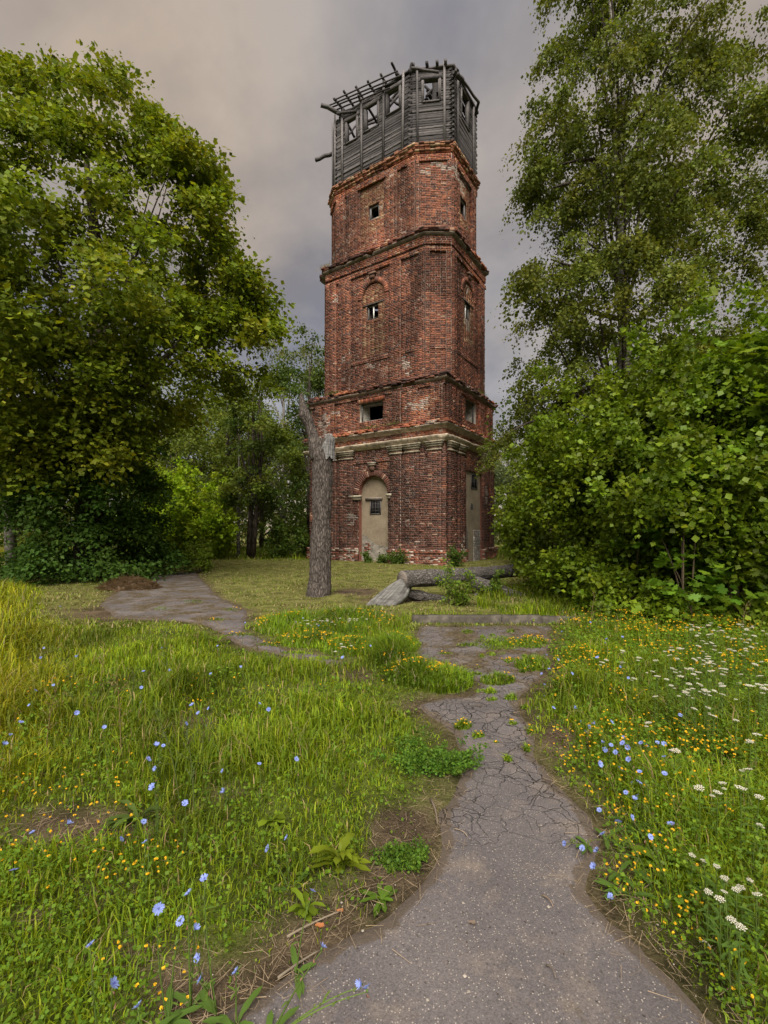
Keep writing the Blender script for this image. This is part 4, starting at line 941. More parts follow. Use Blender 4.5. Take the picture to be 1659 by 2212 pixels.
def env_clumps(prof, axis_, n, seed, inner=0.35, depth_scale=1.0, zj=.3, nb=0, sg=.7):
    """clump centres in a crown given as a (z, radius) profile; shift(z) bends the axis"""
    if nb:
        r = np.random.default_rng(seed + 1); B = env_clumps(prof, axis_, nb, seed, inner, depth_scale); j = r.integers(0, nb, n); k = r.uniform(.6, 1.3, nb)
        off = r.normal(size=(n, 3)) * np.array([1, 1, .62]) * sg * k[j][:, None]; off[:, 2] -= .25 * np.hypot(off[:, 0], off[:, 1]); q = B[j] + off; q[:, 2] = np.maximum(q[:, 2], .3); return q
    r = np.random.default_rng(seed); pz = np.array([p[0] for p in prof]); pr = np.array([p[1] for p in prof])
    zz = np.linspace(pz.min(), pz.max(), 200); R = np.interp(zz, pz[np.argsort(pz)], pr[np.argsort(pz)]); wgt = R + .3; z = r.choice(zz, n, p=wgt / wgt.sum()) + r.normal(0, zj, n) * .3
    Rz = np.interp(z, pz[np.argsort(pz)], pr[np.argsort(pz)]); th = r.uniform(0, 2 * math.pi, n)
    rho = Rz * (inner + (1 - inner) * np.sqrt(r.random(n))) * .92
    lob = 0.82 + .30 * vnoise(np.stack([np.cos(th) * 1.6, np.sin(th) * 1.6, z * .45], 1), 1.0, seed, 2)
    rho *= lob
    return np.stack([axis_[0] + np.cos(th) * rho, axis_[1] + np.sin(th) * rho * depth_scale, z], 1)
def make_tree(name, label, base_, parts, trunk, tmat, group=None, cat='tree', split=0, lmat=None):
    o = empty(name, tuple(base_), label, cat, group); b = np.asarray(base_, float)
    V, Fs = zip(*[(p[0], p[1]) for p in parts]); n = 0; AV, AF, AC = [], [], []
    for p in parts: AV.append(p[0] - b); AF.append(p[1] + n); AC.append(p[2]); n += len(p[0])
    link('crown', mesh('crown', np.concatenate(AV), [np.concatenate(AF)], M['leaf'], np.concatenate(AC)), o)
    if trunk is not None:
        trunk.V = [v - b for v in trunk.V]
        if split:                                        # the first `split` tubes are the stem, the rest are limbs of their own
            cuts = np.cumsum([0] + [len(v) for v in trunk.V]); allF = [f for k in trunk.F.values() for f in k]
            stem = None
            for k in range(split - 1, len(trunk.V)):
                a_, e_ = (0, cuts[split]) if k == split - 1 else (cuts[k], cuts[k + 1]); V_ = np.concatenate(trunk.V)[a_:e_]
                Fk = [f - a_ for f in allF if f.min() >= a_ and f.max() < e_]; by = {}
                for f in Fk: by.setdefault(f.shape[1], []).append(f)
                me = mesh('limb' if stem else 'trunk', V_, [np.concatenate(x) for x in by.values()], tmat if stem is None else (lmat or tmat), None, True)
                if stem is None: stem = link('trunk', me, o)
                else: link('limb', me, stem)
        else: trunk.build('trunk', tmat, o, smooth=True)
    return o

# big lime at the left
lb = G(195, 1250); AX = np.array([(165 - CX) / F * lb[1], lb[1]])
prof = [(14.7, 1.0), (14.0, 2.4), (13.1, 3.4), (12.2, 4.3), (11.0, 4.7), (10.0, 5.3), (8.7, 6.4), (7.6, 6.3), (6.3, 5.6), (5.2, 4.8), (4.2, 3.5)]
cen = np.concatenate([env_clumps(prof, AX, 470, 11, .45, 1.0, nb=78, sg=.72), env_clumps(prof, AX, 170, 13, .3)])
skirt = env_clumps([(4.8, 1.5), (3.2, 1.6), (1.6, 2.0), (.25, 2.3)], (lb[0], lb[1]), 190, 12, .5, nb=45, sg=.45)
ext = np.array([P(x + rng.normal(0, 9), y + rng.normal(0, 9), 15.2 + rng.normal(0, .8)) for x, y in ((235, 175), (200, 190), (290, 250), (320, 270), (345, 290), (395, 315), (375, 335), (435, 365), (455, 400), (440, 430), (445, 480), (470, 520), (505, 575), (530, 620), (560, 660), (570, 700), (540, 720), (420, 400), (400, 440), (360, 360), (340, 330), (150, 170), (90, 180), (60, 170), (25, 160), (480, 600), (500, 660)) for _ in range(4)])
ext2 = np.array([P(rng.uniform(-20, 330), rng.uniform(880, 1040), rng.uniform(12.6, 14.4)) for _ in range(40)] + [P(rng.uniform(40, 330), rng.uniform(640, 900), rng.uniform(12.2, 14.6)) for _ in range(44)])
cen = np.concatenate([cen, ext, ext2]); qx = CX + F * cen[:, 0] / cen[:, 1]; qy = HY - F * (cen[:, 2] - H) / cen[:, 1]; cen = cen[~((qx > 285) & (qy > 930) | (qx > 400) & (qy > 850))]
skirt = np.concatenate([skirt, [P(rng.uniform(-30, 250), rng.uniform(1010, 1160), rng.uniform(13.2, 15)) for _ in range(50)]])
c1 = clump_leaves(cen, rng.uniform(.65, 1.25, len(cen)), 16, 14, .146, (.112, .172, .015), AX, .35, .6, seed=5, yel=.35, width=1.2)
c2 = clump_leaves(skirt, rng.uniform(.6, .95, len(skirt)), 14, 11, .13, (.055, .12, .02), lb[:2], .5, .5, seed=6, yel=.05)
tb_ = MB(); tp = [lb + (0, 0, -.1), lb + (.0, 0, 2.5), lb + (-.05, .1, 5), lb + (.25, .1, 8), lb + (.1, .2, 11), lb + (-.3, .2, 14.5)]
tb_.tube(tp, [.56, .44, .40, .32, .2, .07], 16, .12, 2, 3)
tb_.tube(bez(lb + (0, 0, 3.2), lb + (-1.5, -.3, 5.5), lb + (-3.4, -.5, 8.5), 9), np.linspace(.28, .1, 9), 10, .1, 2, 4)
tb_.tube(bez(lb + (0, 0, 4.0), lb + (1.6, -.4, 6.2), lb + (3.6, -.6, 8.0), 9), np.linspace(.22, .07, 9), 10, .1, 2, 5)
limbs(tb_, lb, cen, None, tp, .06, 30, 4, (.3, .75))
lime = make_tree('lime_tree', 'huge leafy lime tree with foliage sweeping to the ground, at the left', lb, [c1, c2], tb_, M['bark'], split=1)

# birch at the right
bb_ = np.array([(1345 - CX) / F * 17.0, 17.0, 0])
prof = [(25, .5), (23, 1.8), (21, 2.9), (19, 3.2), (17.2, 3.3), (16, 4.6), (14, 4.9), (12, 4.7), (10, 5.1), (8, 5.0), (6.3, 4.7), (4.5, 3.9), (3.0, 2.6)]
cen = np.concatenate([env_clumps(prof, bb_[:2] + np.array([.15, 0]), 520, 21, .35, nb=100, sg=.65), env_clumps(prof, bb_[:2] + np.array([.15, 0]), 140, 22, .30)])
cen = np.concatenate([cen, [P(rng.uniform(1290, 1410), rng.uniform(40, 760), rng.uniform(14.8, 16)) for _ in range(40)]])
qx = CX + F * cen[:, 0] / cen[:, 1]; qy = HY - F * (cen[:, 2] - H) / cen[:, 1]; cen = cen[(qx > 1118) | (qy > 905)]
c1 = clump_leaves(cen, rng.uniform(.6, 1.15, len(cen)), 16, 18, .104, (.09, .128, .019), bb_[:2], .55, .45, seed=7, yel=.2, hang=.6, outward=.45, up=.35, width=1.25)
tb_ = MB(); tp = [bb_, bb_ + (0, 0, 4), bb_ + (.1, 0, 8), bb_ + (0, .1, 12), bb_ + (-.15, .1, 16), bb_ + (-.35, .1, 20), bb_ + (-.5, .1, 24)]
tb_.tube(tp, [.30, .25, .22, .18, .14, .09, .03], 12, .06, 2, 5)
br_ = tb_; limbs(br_, bb_, cen, None, tp, .075, 40, 8)
def PW_(x, y, Z_): return P(x, y, Z_)
for (x0, y0, xm, ym, x1, y1) in ((1345, 365, 1290, 330, 1215, 355), (1345, 400, 1270, 380, 1195, 405), (1345, 690, 1290, 680, 1180, 640), (1345, 560, 1290, 600, 1190, 560), (1350, 300, 1400, 240, 1440, 190)):
    br_.tube(bez(PW_(x0, y0, 17), PW_(xm, ym, 16.3), PW_(x1, y1, 15.8), 9), np.linspace(.10, .03, 9), 7, .1, 3, 6)
# low branch hanging in front of the tower's right edge
hb = np.array([P(x, y, 15.6) for x, y in ((1105, 935), (1085, 950), (1065, 955), (1048, 965), (1050, 990), (1040, 1010), (1062, 1000), (1075, 985), (1098, 965), (1110, 1000), (1090, 940))])
c2 = clump_leaves(hb, rng.uniform(.22, .36, len(hb)), 12, 12, .075, (.085, .12, .02), bb_[:2], .5, .6, seed=9, yel=.2, hang=.4, outward=.2)
br_.tube(bez(P(1200, 900, 16.4), P(1120, 905, 15.8), P(1052, 975, 15.6), 9), np.linspace(.06, .015, 9), 6, .1, 3, 6)
bo = make_tree('birch_tree', 'tall weeping birch with white trunk to the right of the tower', bb_, [c1, c2], tb_, M['birch_bark'], split=1, lmat=M['bark'])

# generic background trees: one crown, one trunk each
def bg_tree(name, label, x, Z_, h, r, zlow, ncl, size, colr, seed, tmat='bark', hang=0.0, lean=0.0, group='trees behind the tower', dens=(10, 9), tr=.22, prof=None):
    b = np.array([(x - CX) / F * Z_, Z_, -.1 + float(ground_z(np.array([[(x - CX) / F * Z_, Z_]]))[0]) * .5])
    pr = prof or [(h, r * .12), (h * .88, r * .5), (h * .7, r * .9), (h * .5, r), (h * .3, r * .9), (max(zlow, .3), r * .6)]
    cen = env_clumps(pr, (b[0] + lean * .5, b[1]), ncl, seed, .35, nb=max(8, ncl // 5), sg=.17 * r); rs = np.random.default_rng(seed)
    c = clump_leaves(cen, rs.uniform(.7, 1.3, ncl) * r / 4 * 1.2, dens[0], dens[1], size * 1.1, colr, b[:2], .4, .6, seed=seed, yel=.22, hang=hang, up=.6)
    t_ = MB(); tp = [b, b + (lean * .3, 0, h * .3), b + (lean * .6, .1, h * .6), b + (lean * .5, 0, h * .9)]; t_.tube(tp, [tr, tr * .8, tr * .5, tr * .12], 9, .08, 2, seed)
    limbs(t_, b, cen, None, tp, tr * .4, 18, seed)
    return make_tree(name, label, b, [c], t_, M[tmat], group, split=1)
mid, dk, lt, hz = (.10, .155, .024), (.06, .11, .024), (.12, .165, .02), (.095, .13, .05)  # hz: leaf green with distance haze mixed into the colour
bg_tree('maple_tree', 'mid green tree with layered boughs behind the lime, left of the pale shrub', 380, 35, 13.5, 4.6, 3.2, 150, .19, mid, 31)
bg_tree('maple_tree', 'leafy tree with crown over the slim birch stem, mid left', 490, 33, 13.0, 3.8, 5.5, 150, .16, (.085, .13, .02), 32)
bg_tree('birch_tree', 'tallest birch top, haze painted into its leaves, showing between the lime and the tower', 612, 42, 20.5, 3.6, 5, 170, .17, hz, 33, 'birch_bark', .5)
bg_tree('lime_tree', 'dark dense tree directly behind the standing dead trunk', 668, 34, 16.2, 3.4, .4, 210, .17, dk, 34)
bg_tree('birch_tree', 'birch top paled with painted haze just left of the tower wall above the dark tree', 690, 46, 21, 3.0, 6, 120, .17, hz, 35, 'birch_bark', .5)
bg_tree('young_birch_tree', 'slim straight birch with a pale stem beside the double dark trunks', 515, 27.5, 9.5, 1.5, 4.2, 60, .11, mid, 36, 'birch_bark', .4, tr=.10)
bg_tree('alder_tree', 'dark trunk leaning right, right one of the pair behind the lawn', 545, 26.5, 10.5, 2.0, 5.0, 70, .14, mid, 37, 'bark', 0, .9, tr=.16)
bg_tree('alder_tree', 'dark upright trunk, left one of the pair behind the lawn', 537, 26.7, 11, 2.0, 5.2, 70, .14, dk, 38, 'bark', 0, .5, tr=.17)
bg_tree('ash_tree', 'far mid green tree in the gap right of the pale bush', 440, 40, 14, 4.6, 1.0, 130, .24, mid, 47)
bg_tree('ash_tree', 'far mid green tree behind the pair of dark trunks', 565, 41, 15, 4.4, .8, 130, .24, mid, 48)
bg_tree('maple_tree', 'tree crown filling the gap low behind the lime trunk', 230, 33, 10.5, 4.5, .8, 150, .19, mid, 39)
bg_tree('maple_tree', 'light green tree at the far left edge behind the lime', 40, 26, 10, 4.0, .5, 170, .17, (.095, .14, .022), 40)
bg_tree('birch_tree', 'birch with crooked pale trunk at the left edge of the picture', 28, 16.5, 9.5, 2.6, 3.4, 110, .11, mid, 41, 'birch_bark', .4, -.6, tr=.2)
bg_tree('willow_tree', 'willow tinted pale blue green by painted haze, low behind the right foot of the tower', 1098, 38, 8.6, 3.2, .3, 150, .16, (.11, .16, .075), 42, hang=.3)  # bluish distance haze is put into the leaf colour
bg_tree('birch_tree', 'second birch behind the white trunked one, reaching the right edge', 1700, 17.5, 18.5, 4.2, 3, 260, .10, (.085, .125, .026), 43, 'birch_bark', .5)
bg_tree('maple_tree', 'dark tree behind the birch at the right', 1330, 27, 12.5, 5.5, .5, 130, .24, dk, 44)
bg_tree('maple_tree', 'dark tree behind the thicket at the far right', 1560, 25, 13, 5.0, .5, 90, .28, dk, 45)
# a far wood that closes the horizon
WV, WF, WC = [], [], []; n = 0; rs = np.random.default_rng(51)
for j in range(46):
    an = math.radians(-62 + 124 * (j + rs.random() * .8) / 46); R_ = rs.uniform(56, 72); b = np.array([math.sin(an) * R_, math.cos(an) * R_]); h = rs.uniform(10, 15); r = rs.uniform(3.6, 5.5)
    cen = env_clumps([(h, r * .2), (h * .7, r * .9), (h * .4, r), (.3, r * .9)], b, 30, 60 + j, .5)
    v, f_, c = clump_leaves(cen, rs.uniform(1.2, 2.1, 30), 7, 5, .6, np.array((.07, .105, .035)) * rs.uniform(.75, 1.2), b, .3, .7, seed=60 + j, up=.5); WV.append(v); WF.append(f_ + n); WC.append(c); n += len(v)
o = link('far_wood', mesh('far_wood', np.concatenate(WV), [np.concatenate(WF)], M['leaf'], np.concatenate(WC))); tag(o, 'distant belt of green trees closing the view', 'wood', kind='stuff')

def shrub(name, label, c, rx, ry, h, n, size, colr, seed, tpl=T_LEAF, group=None, twigs=14, mat='leaf_gloss', ntw=9, nlf=7, up=.62, width=1.3, cr=(.35, .65), lowr=.75, yel=.2, inner=.66, shoots=.28):
    r = np.random.default_rng(seed); c = np.asarray(c, float)
    z = h * (r.random(n) ** .85); zr = z / h; R = np.where(zr < .45, lowr + (1 - lowr) * zr / .45, np.sqrt(np.clip(1 - ((zr - .45) / .58) ** 2, .02, 1)))
    th = r.uniform(0, 2 * math.pi, n); rho = R * (inner + (1.04 - inner) * r.random(n)) * (0.8 + .35 * vnoise(np.stack([np.cos(th) * 1.5, np.sin(th) * 1.5, zr * 3], 1), 1, seed, 2))
    cen = np.stack([c[0] + np.cos(th) * rho * rx, c[1] + np.sin(th) * rho * ry, min(.1, .12 * h) + z * .97], 1)
    if n > 150:
        nb = n // 8; j = r.integers(0, nb, n); cen = cen[:nb][j] + r.normal(size=(n, 3)) * np.array([.24, .24, .16]) * rx / 1.5; cen[:, 2] = np.maximum(cen[:, 2], .1)
    rad_ = r.uniform(*cr, n); ns = int(n * shoots)
    if ns:
        j = r.choice(n, ns); d = cen[j] - np.array([c[0], c[1], h * .35]); d = unit(d) + np.array([0, 0, .45]); L_ = r.uniform(.12, .7, ns) * rx * .7
        cen = np.concatenate([cen, cen[j] + d * L_[:, None], cen[j] + d * (L_ * 1.45)[:, None]]); cen[:, 2] = np.maximum(cen[:, 2], min(.08, .2 * h)); rad_ = np.concatenate([rad_, rad_[j] * .7, rad_[j] * .4])
    v, f_, cc = clump_leaves(cen, rad_, ntw, nlf, size, colr, c[:2], .35, .7, tpl=tpl, seed=seed, yel=yel, outward=1.0, up=up, width=width)
    o = empty(name, (c[0], c[1], 0), label, 'shrub', group); b = np.array([c[0], c[1], 0])
    v[:, 2] = np.maximum(v[:, 2], .01)
    link('foliage', mesh('foliage', v - b, [f_], M[mat], cc), o)
    t_ = MB()
    for j in r.choice(n, min(n, twigs), replace=False):
        q = cen[j] - b; s0 = np.array([r.normal(0, rx * .12), r.normal(0, ry * .12), -.05]); t_.tube(bez(s0, (s0 * .6 + q * .4) + (0, 0, .3 * q[2]), q, 8), np.linspace(.022 * max(h / 3, .3), .005, 8), 5, col=(.10, .075, .05))
    t_.build('stems', M['plain'], o)
    return o
TH = 'thicket along the right side'
sg = (.098, .168, .011)
shrub('mock_orange_bush', 'arching bush at the left end of the right hand thicket, beyond the log', (4.75, 12.0), 1.1, 1.2, 3.3, 260, .088, (.098, .16, .012), 71, group=TH)
shrub('mock_orange_bush', 'bush between the leftmost bush and the big one in the thicket', (4.95, 10.4), 1.25, 1.3, 3.8, 300, .088, sg, 72, group=TH)
shrub('mock_orange_bush', 'big bush in the middle of the right hand thicket', (5.15, 9.1), 1.5, 1.5, 4.0, 500, .09, sg, 73, group=TH)
shrub('mock_orange_bush', 'bush of the thicket whose front leaves droop over the white yarrow', (6.5, 8.8), 1.75, 1.55, 4.4, 520, .09, (.088, .158, .011), 74, group=TH)
shrub('mock_orange_bush', 'bush of the thicket cut by the right picture edge', (8.5, 8.7), 1.75, 1.5, 4.9, 260, .10, (.092, .162, .011), 75, group=TH)
# maple sapling: big lobed leaves over the thicket
ms = shrub('maple_sapling', 'young maple with big lobed bright leaves rising over the thicket', (6.05, 7.9), .8, .7, 4.7, 90, .15, (.10, .185, .014), 76, tpl=T_MAPLE, group=TH, twigs=10, ntw=5, nlf=3, up=.8, cr=(.25, .4), lowr=.5, inner=.3)
shrub('maple_sapling', 'small maple with lobed leaves low in the front of the thicket', (5.0, 7.6), .5, .4, 2.4, 26, .12, (.085, .19, .016), 77, tpl=T_MAPLE, group=TH, twigs=6, ntw=5, nlf=3, up=.8, cr=(.25, .4), lowr=.6, inner=.3)
# other shrubs
shrub('hazel_bush', 'rounded bright yellow green bush behind the drive, left of the slim birch', (-11.6, 27.0), 2.5, 2.0, 3.5, 330, .17, (.22, .36, .02), 81, tpl=T_LEAF, ntw=10, nlf=7, mat='leaf', cr=(.4, .7))
shrub('small_bush', 'small lone bush on the edge of the mown lawn', ((430 - CX) / F * 17.8, 17.8), .42, .4, .95, 60, .07, (.10, .17, .018), 82, tpl=T_LEAF, ntw=8, nlf=6, mat='leaf', cr=(.12, .22))
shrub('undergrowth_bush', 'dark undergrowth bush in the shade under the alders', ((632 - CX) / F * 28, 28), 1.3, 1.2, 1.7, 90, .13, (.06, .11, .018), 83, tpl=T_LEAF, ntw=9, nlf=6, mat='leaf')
shrub('undergrowth_bush', 'low bright bush at the right foot of the tower', ((1150 - CX) / F * 22, 22), 1.0, 1.2, 2.5, 140, .12, (.10, .18, .02), 84, tpl=T_LEAF, ntw=9, nlf=6, mat='leaf')
def sapling(name, label, c, n, spread, h, size, colr, seed, group=None, nl=26, z0=.15, cat='sapling', fan=1.0):
    r = np.random.default_rng(seed); b = np.array([c[0], c[1], 0]); o = empty(name, tuple(b), label, cat, group); st = MB(); pos, a_, col = [], [], []
    for k in range(n):
        az = r.uniform(0, 6.28); q = spread * r.uniform(.2, 1.0) * fan; hh = h * r.uniform(.5, 1.0) * (1 - .35 * q / max(spread, .01)); tip = np.array([math.cos(az) * q, math.sin(az) * q, hh])
        path = bez(np.array([r.normal(0, .02), r.normal(0, .02), -.03]), tip * np.array([.25, .25, .6]), tip, 14); st.tube(path, np.linspace(.008, .0025, 14), 5, col=(.09, .07, .05))
        for m_ in range(nl):
            s_ = r.uniform(z0, 1); p0 = path[int(s_ * 13)]; d = unit(np.array([r.normal(), r.normal(), r.normal() * .35 + .1])); L_ = r.uniform(.03, .16) * (1.25 - .6 * s_) * h
            ns_ = 4; tw_ = p0 + d * L_ * np.linspace(.35, 1, ns_)[:, None]; pos.append(tw_ + r.normal(0, size * .5, (ns_, 3))); a_.append(np.tile(d, (ns_, 1)) + r.normal(0, .6, (ns_, 3)))
    pos = np.concatenate(pos); a_ = np.concatenate(a_); N = len(pos); a_[:, 2] -= .2; nn = r.normal(0, .45, (N, 3)); nn[:, 2] += .75; pos[:, 2] = np.maximum(pos[:, 2], .02)
    V, Fc, C = scatter(T_LEAF, pos, a_, nn, size * r.uniform(.6, 1.25, N), 1.35, tints(N, colr, .3, .2, r)); link('foliage', mesh('foliage', V, [Fc], M['leaf'], C), o); st.build('stems', M['plain'], o); return o
sapling('sapling', 'bushy young sapling growing in front of the fallen trunk', ((992 - CX) / F * 9.7, 9.7), 9, .55, 1.05, .055, (.10, .17, .02), 85)
sapling('sapling', 'tall thin sapling shoot left of the bushy sapling by the log', ((968 - CX) / F * 9.85, 9.85), 3, .12, 1.45, .052, (.13, .22, .03), 86, nl=30)
sapling('sapling', 'low spreading sapling at the right end of the fallen trunk', ((1070 - CX) / F * 10.9, 10.9), 6, .6, .8, .06, (.08, .14, .02), 87)
for j, (x, hgt, rr, lab) in enumerate(((808, .95, .35, 'self sown elder shoot against the plastered doorway'), (868, .85, .9, 'broad low shrub at the foot of the tower, right of the doorway'), (985, 1.3, .7, 'dark bush at the near corner of the tower, behind the saplings'), (835, .55, .4, 'little weed bush between the doorway and the broad low shrub'))):
    f = FB[0]; tt = min(f.t(x), f.L - .1); q = f.A + f.d * tt + f.n * (.45 if j != 2 else .9)
    if j == 2: q = np.array([(985 - CX) / F * 20.6, 20.6])
    sapling('elder_shrub', lab, q, [5, 16, 10, 6][j], rr, hgt, .10, (.07, .125, .025), 90 + j, 'shrubs at the foot of the tower', 24, .1, 'shrub')

# ------------------------------------------------------------------ grass and ground cover
def blades(XY, h, wd, lean, col, r, one=False):
    N = len(XY); th = r.uniform(0, 2 * math.pi, N); dr = np.stack([np.cos(th), np.sin(th), np.zeros(N)], 1); ph = th + math.pi / 2 + r.normal(0, .5, N)
    sd_ = np.stack([np.cos(ph), np.sin(ph), np.zeros(N)], 1) * (wd / 2)[:, None]
    b = np.c_[XY, ground_z(XY) - .01]; up = np.array([0, 0, 1.0])
    m_ = b + up * (h * .55)[:, None] + dr * (h * lean * .22)[:, None]; t_ = b + up * (h * np.clip(1 - .45 * lean, .25, 1))[:, None] + dr * (h * lean * .9)[:, None]
    V = np.stack([b - sd_, b + sd_, m_ + sd_ * .75, m_ - sd_ * .75, t_], 1).reshape(-1, 3)
    if one:
        V = np.stack([b - sd_, b + sd_, t_], 1).reshape(-1, 3); return V, [(np.arange(N) * 3)[:, None] + np.array([[0, 1, 2]])], np.repeat(col, 3, 0)
    k = (np.arange(N) * 5)[:, None]; return V, [k + np.array([[0, 1, 2, 3]]), k + np.array([[3, 2, 4]])], np.repeat(col, 5, 0)
def field(n, z0, z1, r, power=1.0, side=1.0):
    """ground points in the view wedge, density falling as 1/Z^power"""
    u = r.random(n); e = 2 - power
    Z_ = (z0 ** e + u * (z1 ** e - z0 ** e)) ** (1 / e) if abs(e) > 1e-6 else z0 * (z1 / z0) ** u
    X = r.uniform(-1, 1, n) * (0.90 * Z_ + .6) * side
    return np.stack([X, Z_], 1)
GREENS = np.array([(.168, .238, .009), (.132, .205, .009), (.215, .262, .011), (.098, .165, .010)])
def grass(name, label, pts, hgt, wd, r, colfn, lean=(.2, .9), one=False):
    d = road_sdf(pts); px, py = to_px(pts); bz = bare(pts)
    keep = (d > -.03 + .05 * r.random(len(pts))) & (r.random(len(pts)) > bz * .93)
    pts, px, py = pts[keep], px[keep], py[keep]; N = len(pts)
    h = hgt(pts, px, py, N); ok = h > .01; pts, px, py, h = pts[ok], px[ok], py[ok], h[ok]; N = len(pts)
    V, Fs, C = blades(pts, h, wd * (0.6 + .8 * r.random(N)) * np.clip(.45 + .18 * pts[:, 1], .5, 1.3), r.uniform(*lean, N), colfn(pts, px, py, N), r, one)
    o = link(name, mesh(name, V, Fs, M['grass'], C)); return tag(o, label, 'grass', kind='stuff')
def gcol(pts, px, py, N, r, tuft=2.2):
    i = r.integers(0, 4, N); c = GREENS[i] * (0.7 + .5 * r.random((N, 1))); k = vnoise(pts, 1.2, 61, 3)[:, None]
    k2 = vnoise(pts, 3.1, 67, 2)[:, None]; c = c * (0.35 + 1.3 * k) * (0.7 + .6 * k2); yl = np.clip((220 - px) / 220, 0, 1)[:, None] * np.clip((1900 - py) / 400, 0, 1)[:, None]
    c = c * (1 + yl * np.array([[.75, .22, 0]]))
    dry = r.random(N) < .055; c[dry] = np.array([.34, .26, .12]) * (0.7 + .5 * r.random((dry.sum(), 1))); return c
r = np.random.default_rng(101)
def h_near(pts, px, py, N):
    k = vnoise(pts, 1.6, 62, 2); h = (0.05 + .30 * np.clip(k - .2, 0, 1) ** 1.35) * (0.5 + .9 * r.random(N))
    h *= np.where((px < 1160) & (py > 1720), .66, 1.0); h *= np.where((px < 450) & (py < 1760) & (py > 1480), 1.45, 1)
    h *= np.clip(road_sdf(pts) / .35, .35, 1); h *= np.where(px > 1150, 1.5, 1)
    return h
o = grass('grass', 'lush green grass of the near verges on both sides of the path', field(152000, .75, 8.3, r, 1.45), h_near, .0075, r, lambda a, b, c, N: gcol(a, b, c, N, r))
# tall seeding grass at the left edge
def h_left(pts, px, py, N):
    m_ = np.clip((110 - px) / 110, 0, 1) * ((py > 1262) & (py < 1500)) * (r.random(N) < .55); return m_ * r.uniform(.25, .66, N)
grass('tall_grass', 'tall yellowing seed grass at the left edge of the picture', np.stack([r.uniform(-10, -3.2, 26000), r.uniform(4, 13, 26000)], 1), h_left, .010, r, lambda a, b, c, N: gcol(a, b, c, N, r) * np.array([[.85, .95, .9]]), (.3, 1.1))
# mown lawn
def lawn_col(pts, px, py, N):
    c = np.array([(.155, .19, .035)]) * (0.65 + .7 * r.random((N, 1))); k = np.clip((vnoise(pts, .8, 63, 3)[:, None] - .42) / .2, 0, 1)
    c = c * (0.35 + 1.3 * vnoise(pts, 1.9, 68, 3)[:, None]); c = c * (1 - k * .7) + np.array([[.125, .18, .02]]) * k * .75; dry = r.random(N) < .3; c[dry] = np.array([.32, .26, .14]) * (0.6 + .6 * r.random((dry.sum(), 1))); return c
def h_lawn(pts, px, py, N): return (0.028 + .16 * np.clip(vnoise(pts, 1.6, 64, 3) - .3, 0, 1) ** 1.3) * (0.5 + r.random(N)) * np.where(px > 1090, 1.9, 1) * np.where((pts[:, 1] < 9.2), 1.35, 1)
grass('lawn', 'short mown yellowish lawn around the tower and fallen trunk', field(135000, 7.4, 27, r, 1.1), h_lawn, .024, r, lawn_col, (.3, 1.2), True)
def h_rough(pts, px, py, N): return np.clip((pts[:, 1] - 24.5) / 2, 0, 1) * r.uniform(.15, .55, N)
grass('rough_grass', 'longer unmown grass under the trees behind the lawn', field(40000, 24, 42, r, 1.0), h_rough, .03, r, lambda a, b, c, N: gcol(a, b, c, N, r) * .8, (.2, .9), True)
# rank grass between log and thicket
def h_rank(pts, px, py, N): return r.uniform(.15, .5, N) * ((px > 1030) & (px < 1260) & (py > 1240) & (py < 1345)) * np.clip(vnoise(pts, 2, 66) * 1.6 - .2, 0, 1)
grass('rank_grass', 'rank grass growing round the end of the fallen trunk', np.stack([r.uniform(1.5, 5, 14000), r.uniform(8, 13, 14000)], 1), h_rank, .010, r, lambda a, b, c, N: gcol(a, b, c, N, r))
# clumps standing on the broken asphalt
ISL = [(640, 1358, 90, 22, .22), (760, 1352, 95, 24, .22), (670, 1388, 75, 14, .14), (760, 1405, 70, 14, .16), (850, 1425, 45, 30, .30), (900, 1468, 70, 22, .2), (960, 1478, 62, 22, .18), (1075, 1472, 38, 10, .10), (1150, 1438, 38, 14, .12), (1000, 1572, 18, 7, .07), (1032, 1592, 12, 5, .05), (880, 1395, 30, 16, .1), (1080, 1390, 60, 16, .05), (1180, 1330, 60, 8, .1), (350, 1316, 22, 4, .05), (1150, 1390, 35, 12, .08), (985, 1655, 10, 8, .06)]
_ri = np.random.default_rng(55)
for _ in range(70):
    x_, y_ = _ri.uniform(880, 1190), _ri.uniform(1360, 1660)
    if inpoly(np.array([x_]), np.array([y_]), MAIN)[0] and (y_ < 1520 or _ri.random() < .4): ISL.append((x_, y_, _ri.uniform(5, 22) * (.6 if y_ > 1500 else 1), _ri.uniform(2, 6), _ri.uniform(.02, .07)))
for x_, y_, rx_ in ((520, 1372, 30), (580, 1394, 26), (640, 1412, 36), (700, 1424, 34), (470, 1340, 24), (420, 1300, 26), (500, 1318, 20)): ISL.append((x_, y_, rx_, 4, .05))
def isl(pts_n, r):
    out_ = []
    for (cx_, cy_, rx, ry, hh) in ISL:
        a = r.uniform(0, 2 * math.pi, pts_n(rx * ry)); q = np.sqrt(r.random(len(a))); x = cx_ + np.cos(a) * q * rx; y = cy_ + np.sin(a) * q * ry
        Zg = 1000 * H / (y - HY); out_.append(np.c_[(x - CX) / F * Zg, Zg, hh * 1.35 * (1.25 - q * .7)])
    return np.concatenate(out_)
q = isl(lambda a: int(a * 1.9 + 60), r); N = len(q)
V, Fs, C = blades(q[:, :2], q[:, 2] * (0.35 + .8 * r.random(N)), .011 * (0.6 + .8 * r.random(N)), r.uniform(.2, 1.0, N), gcol(q[:, :2], np.full(N, 900), np.full(N, 1400), N, r) * np.array([[.85, .95, 1.2]]), r)
tag(link('grass_clumps', mesh('grass_clumps', V, Fs, M['grass'], C)), 'weedy grass clumps standing on the broken asphalt', 'grass', kind='stuff')

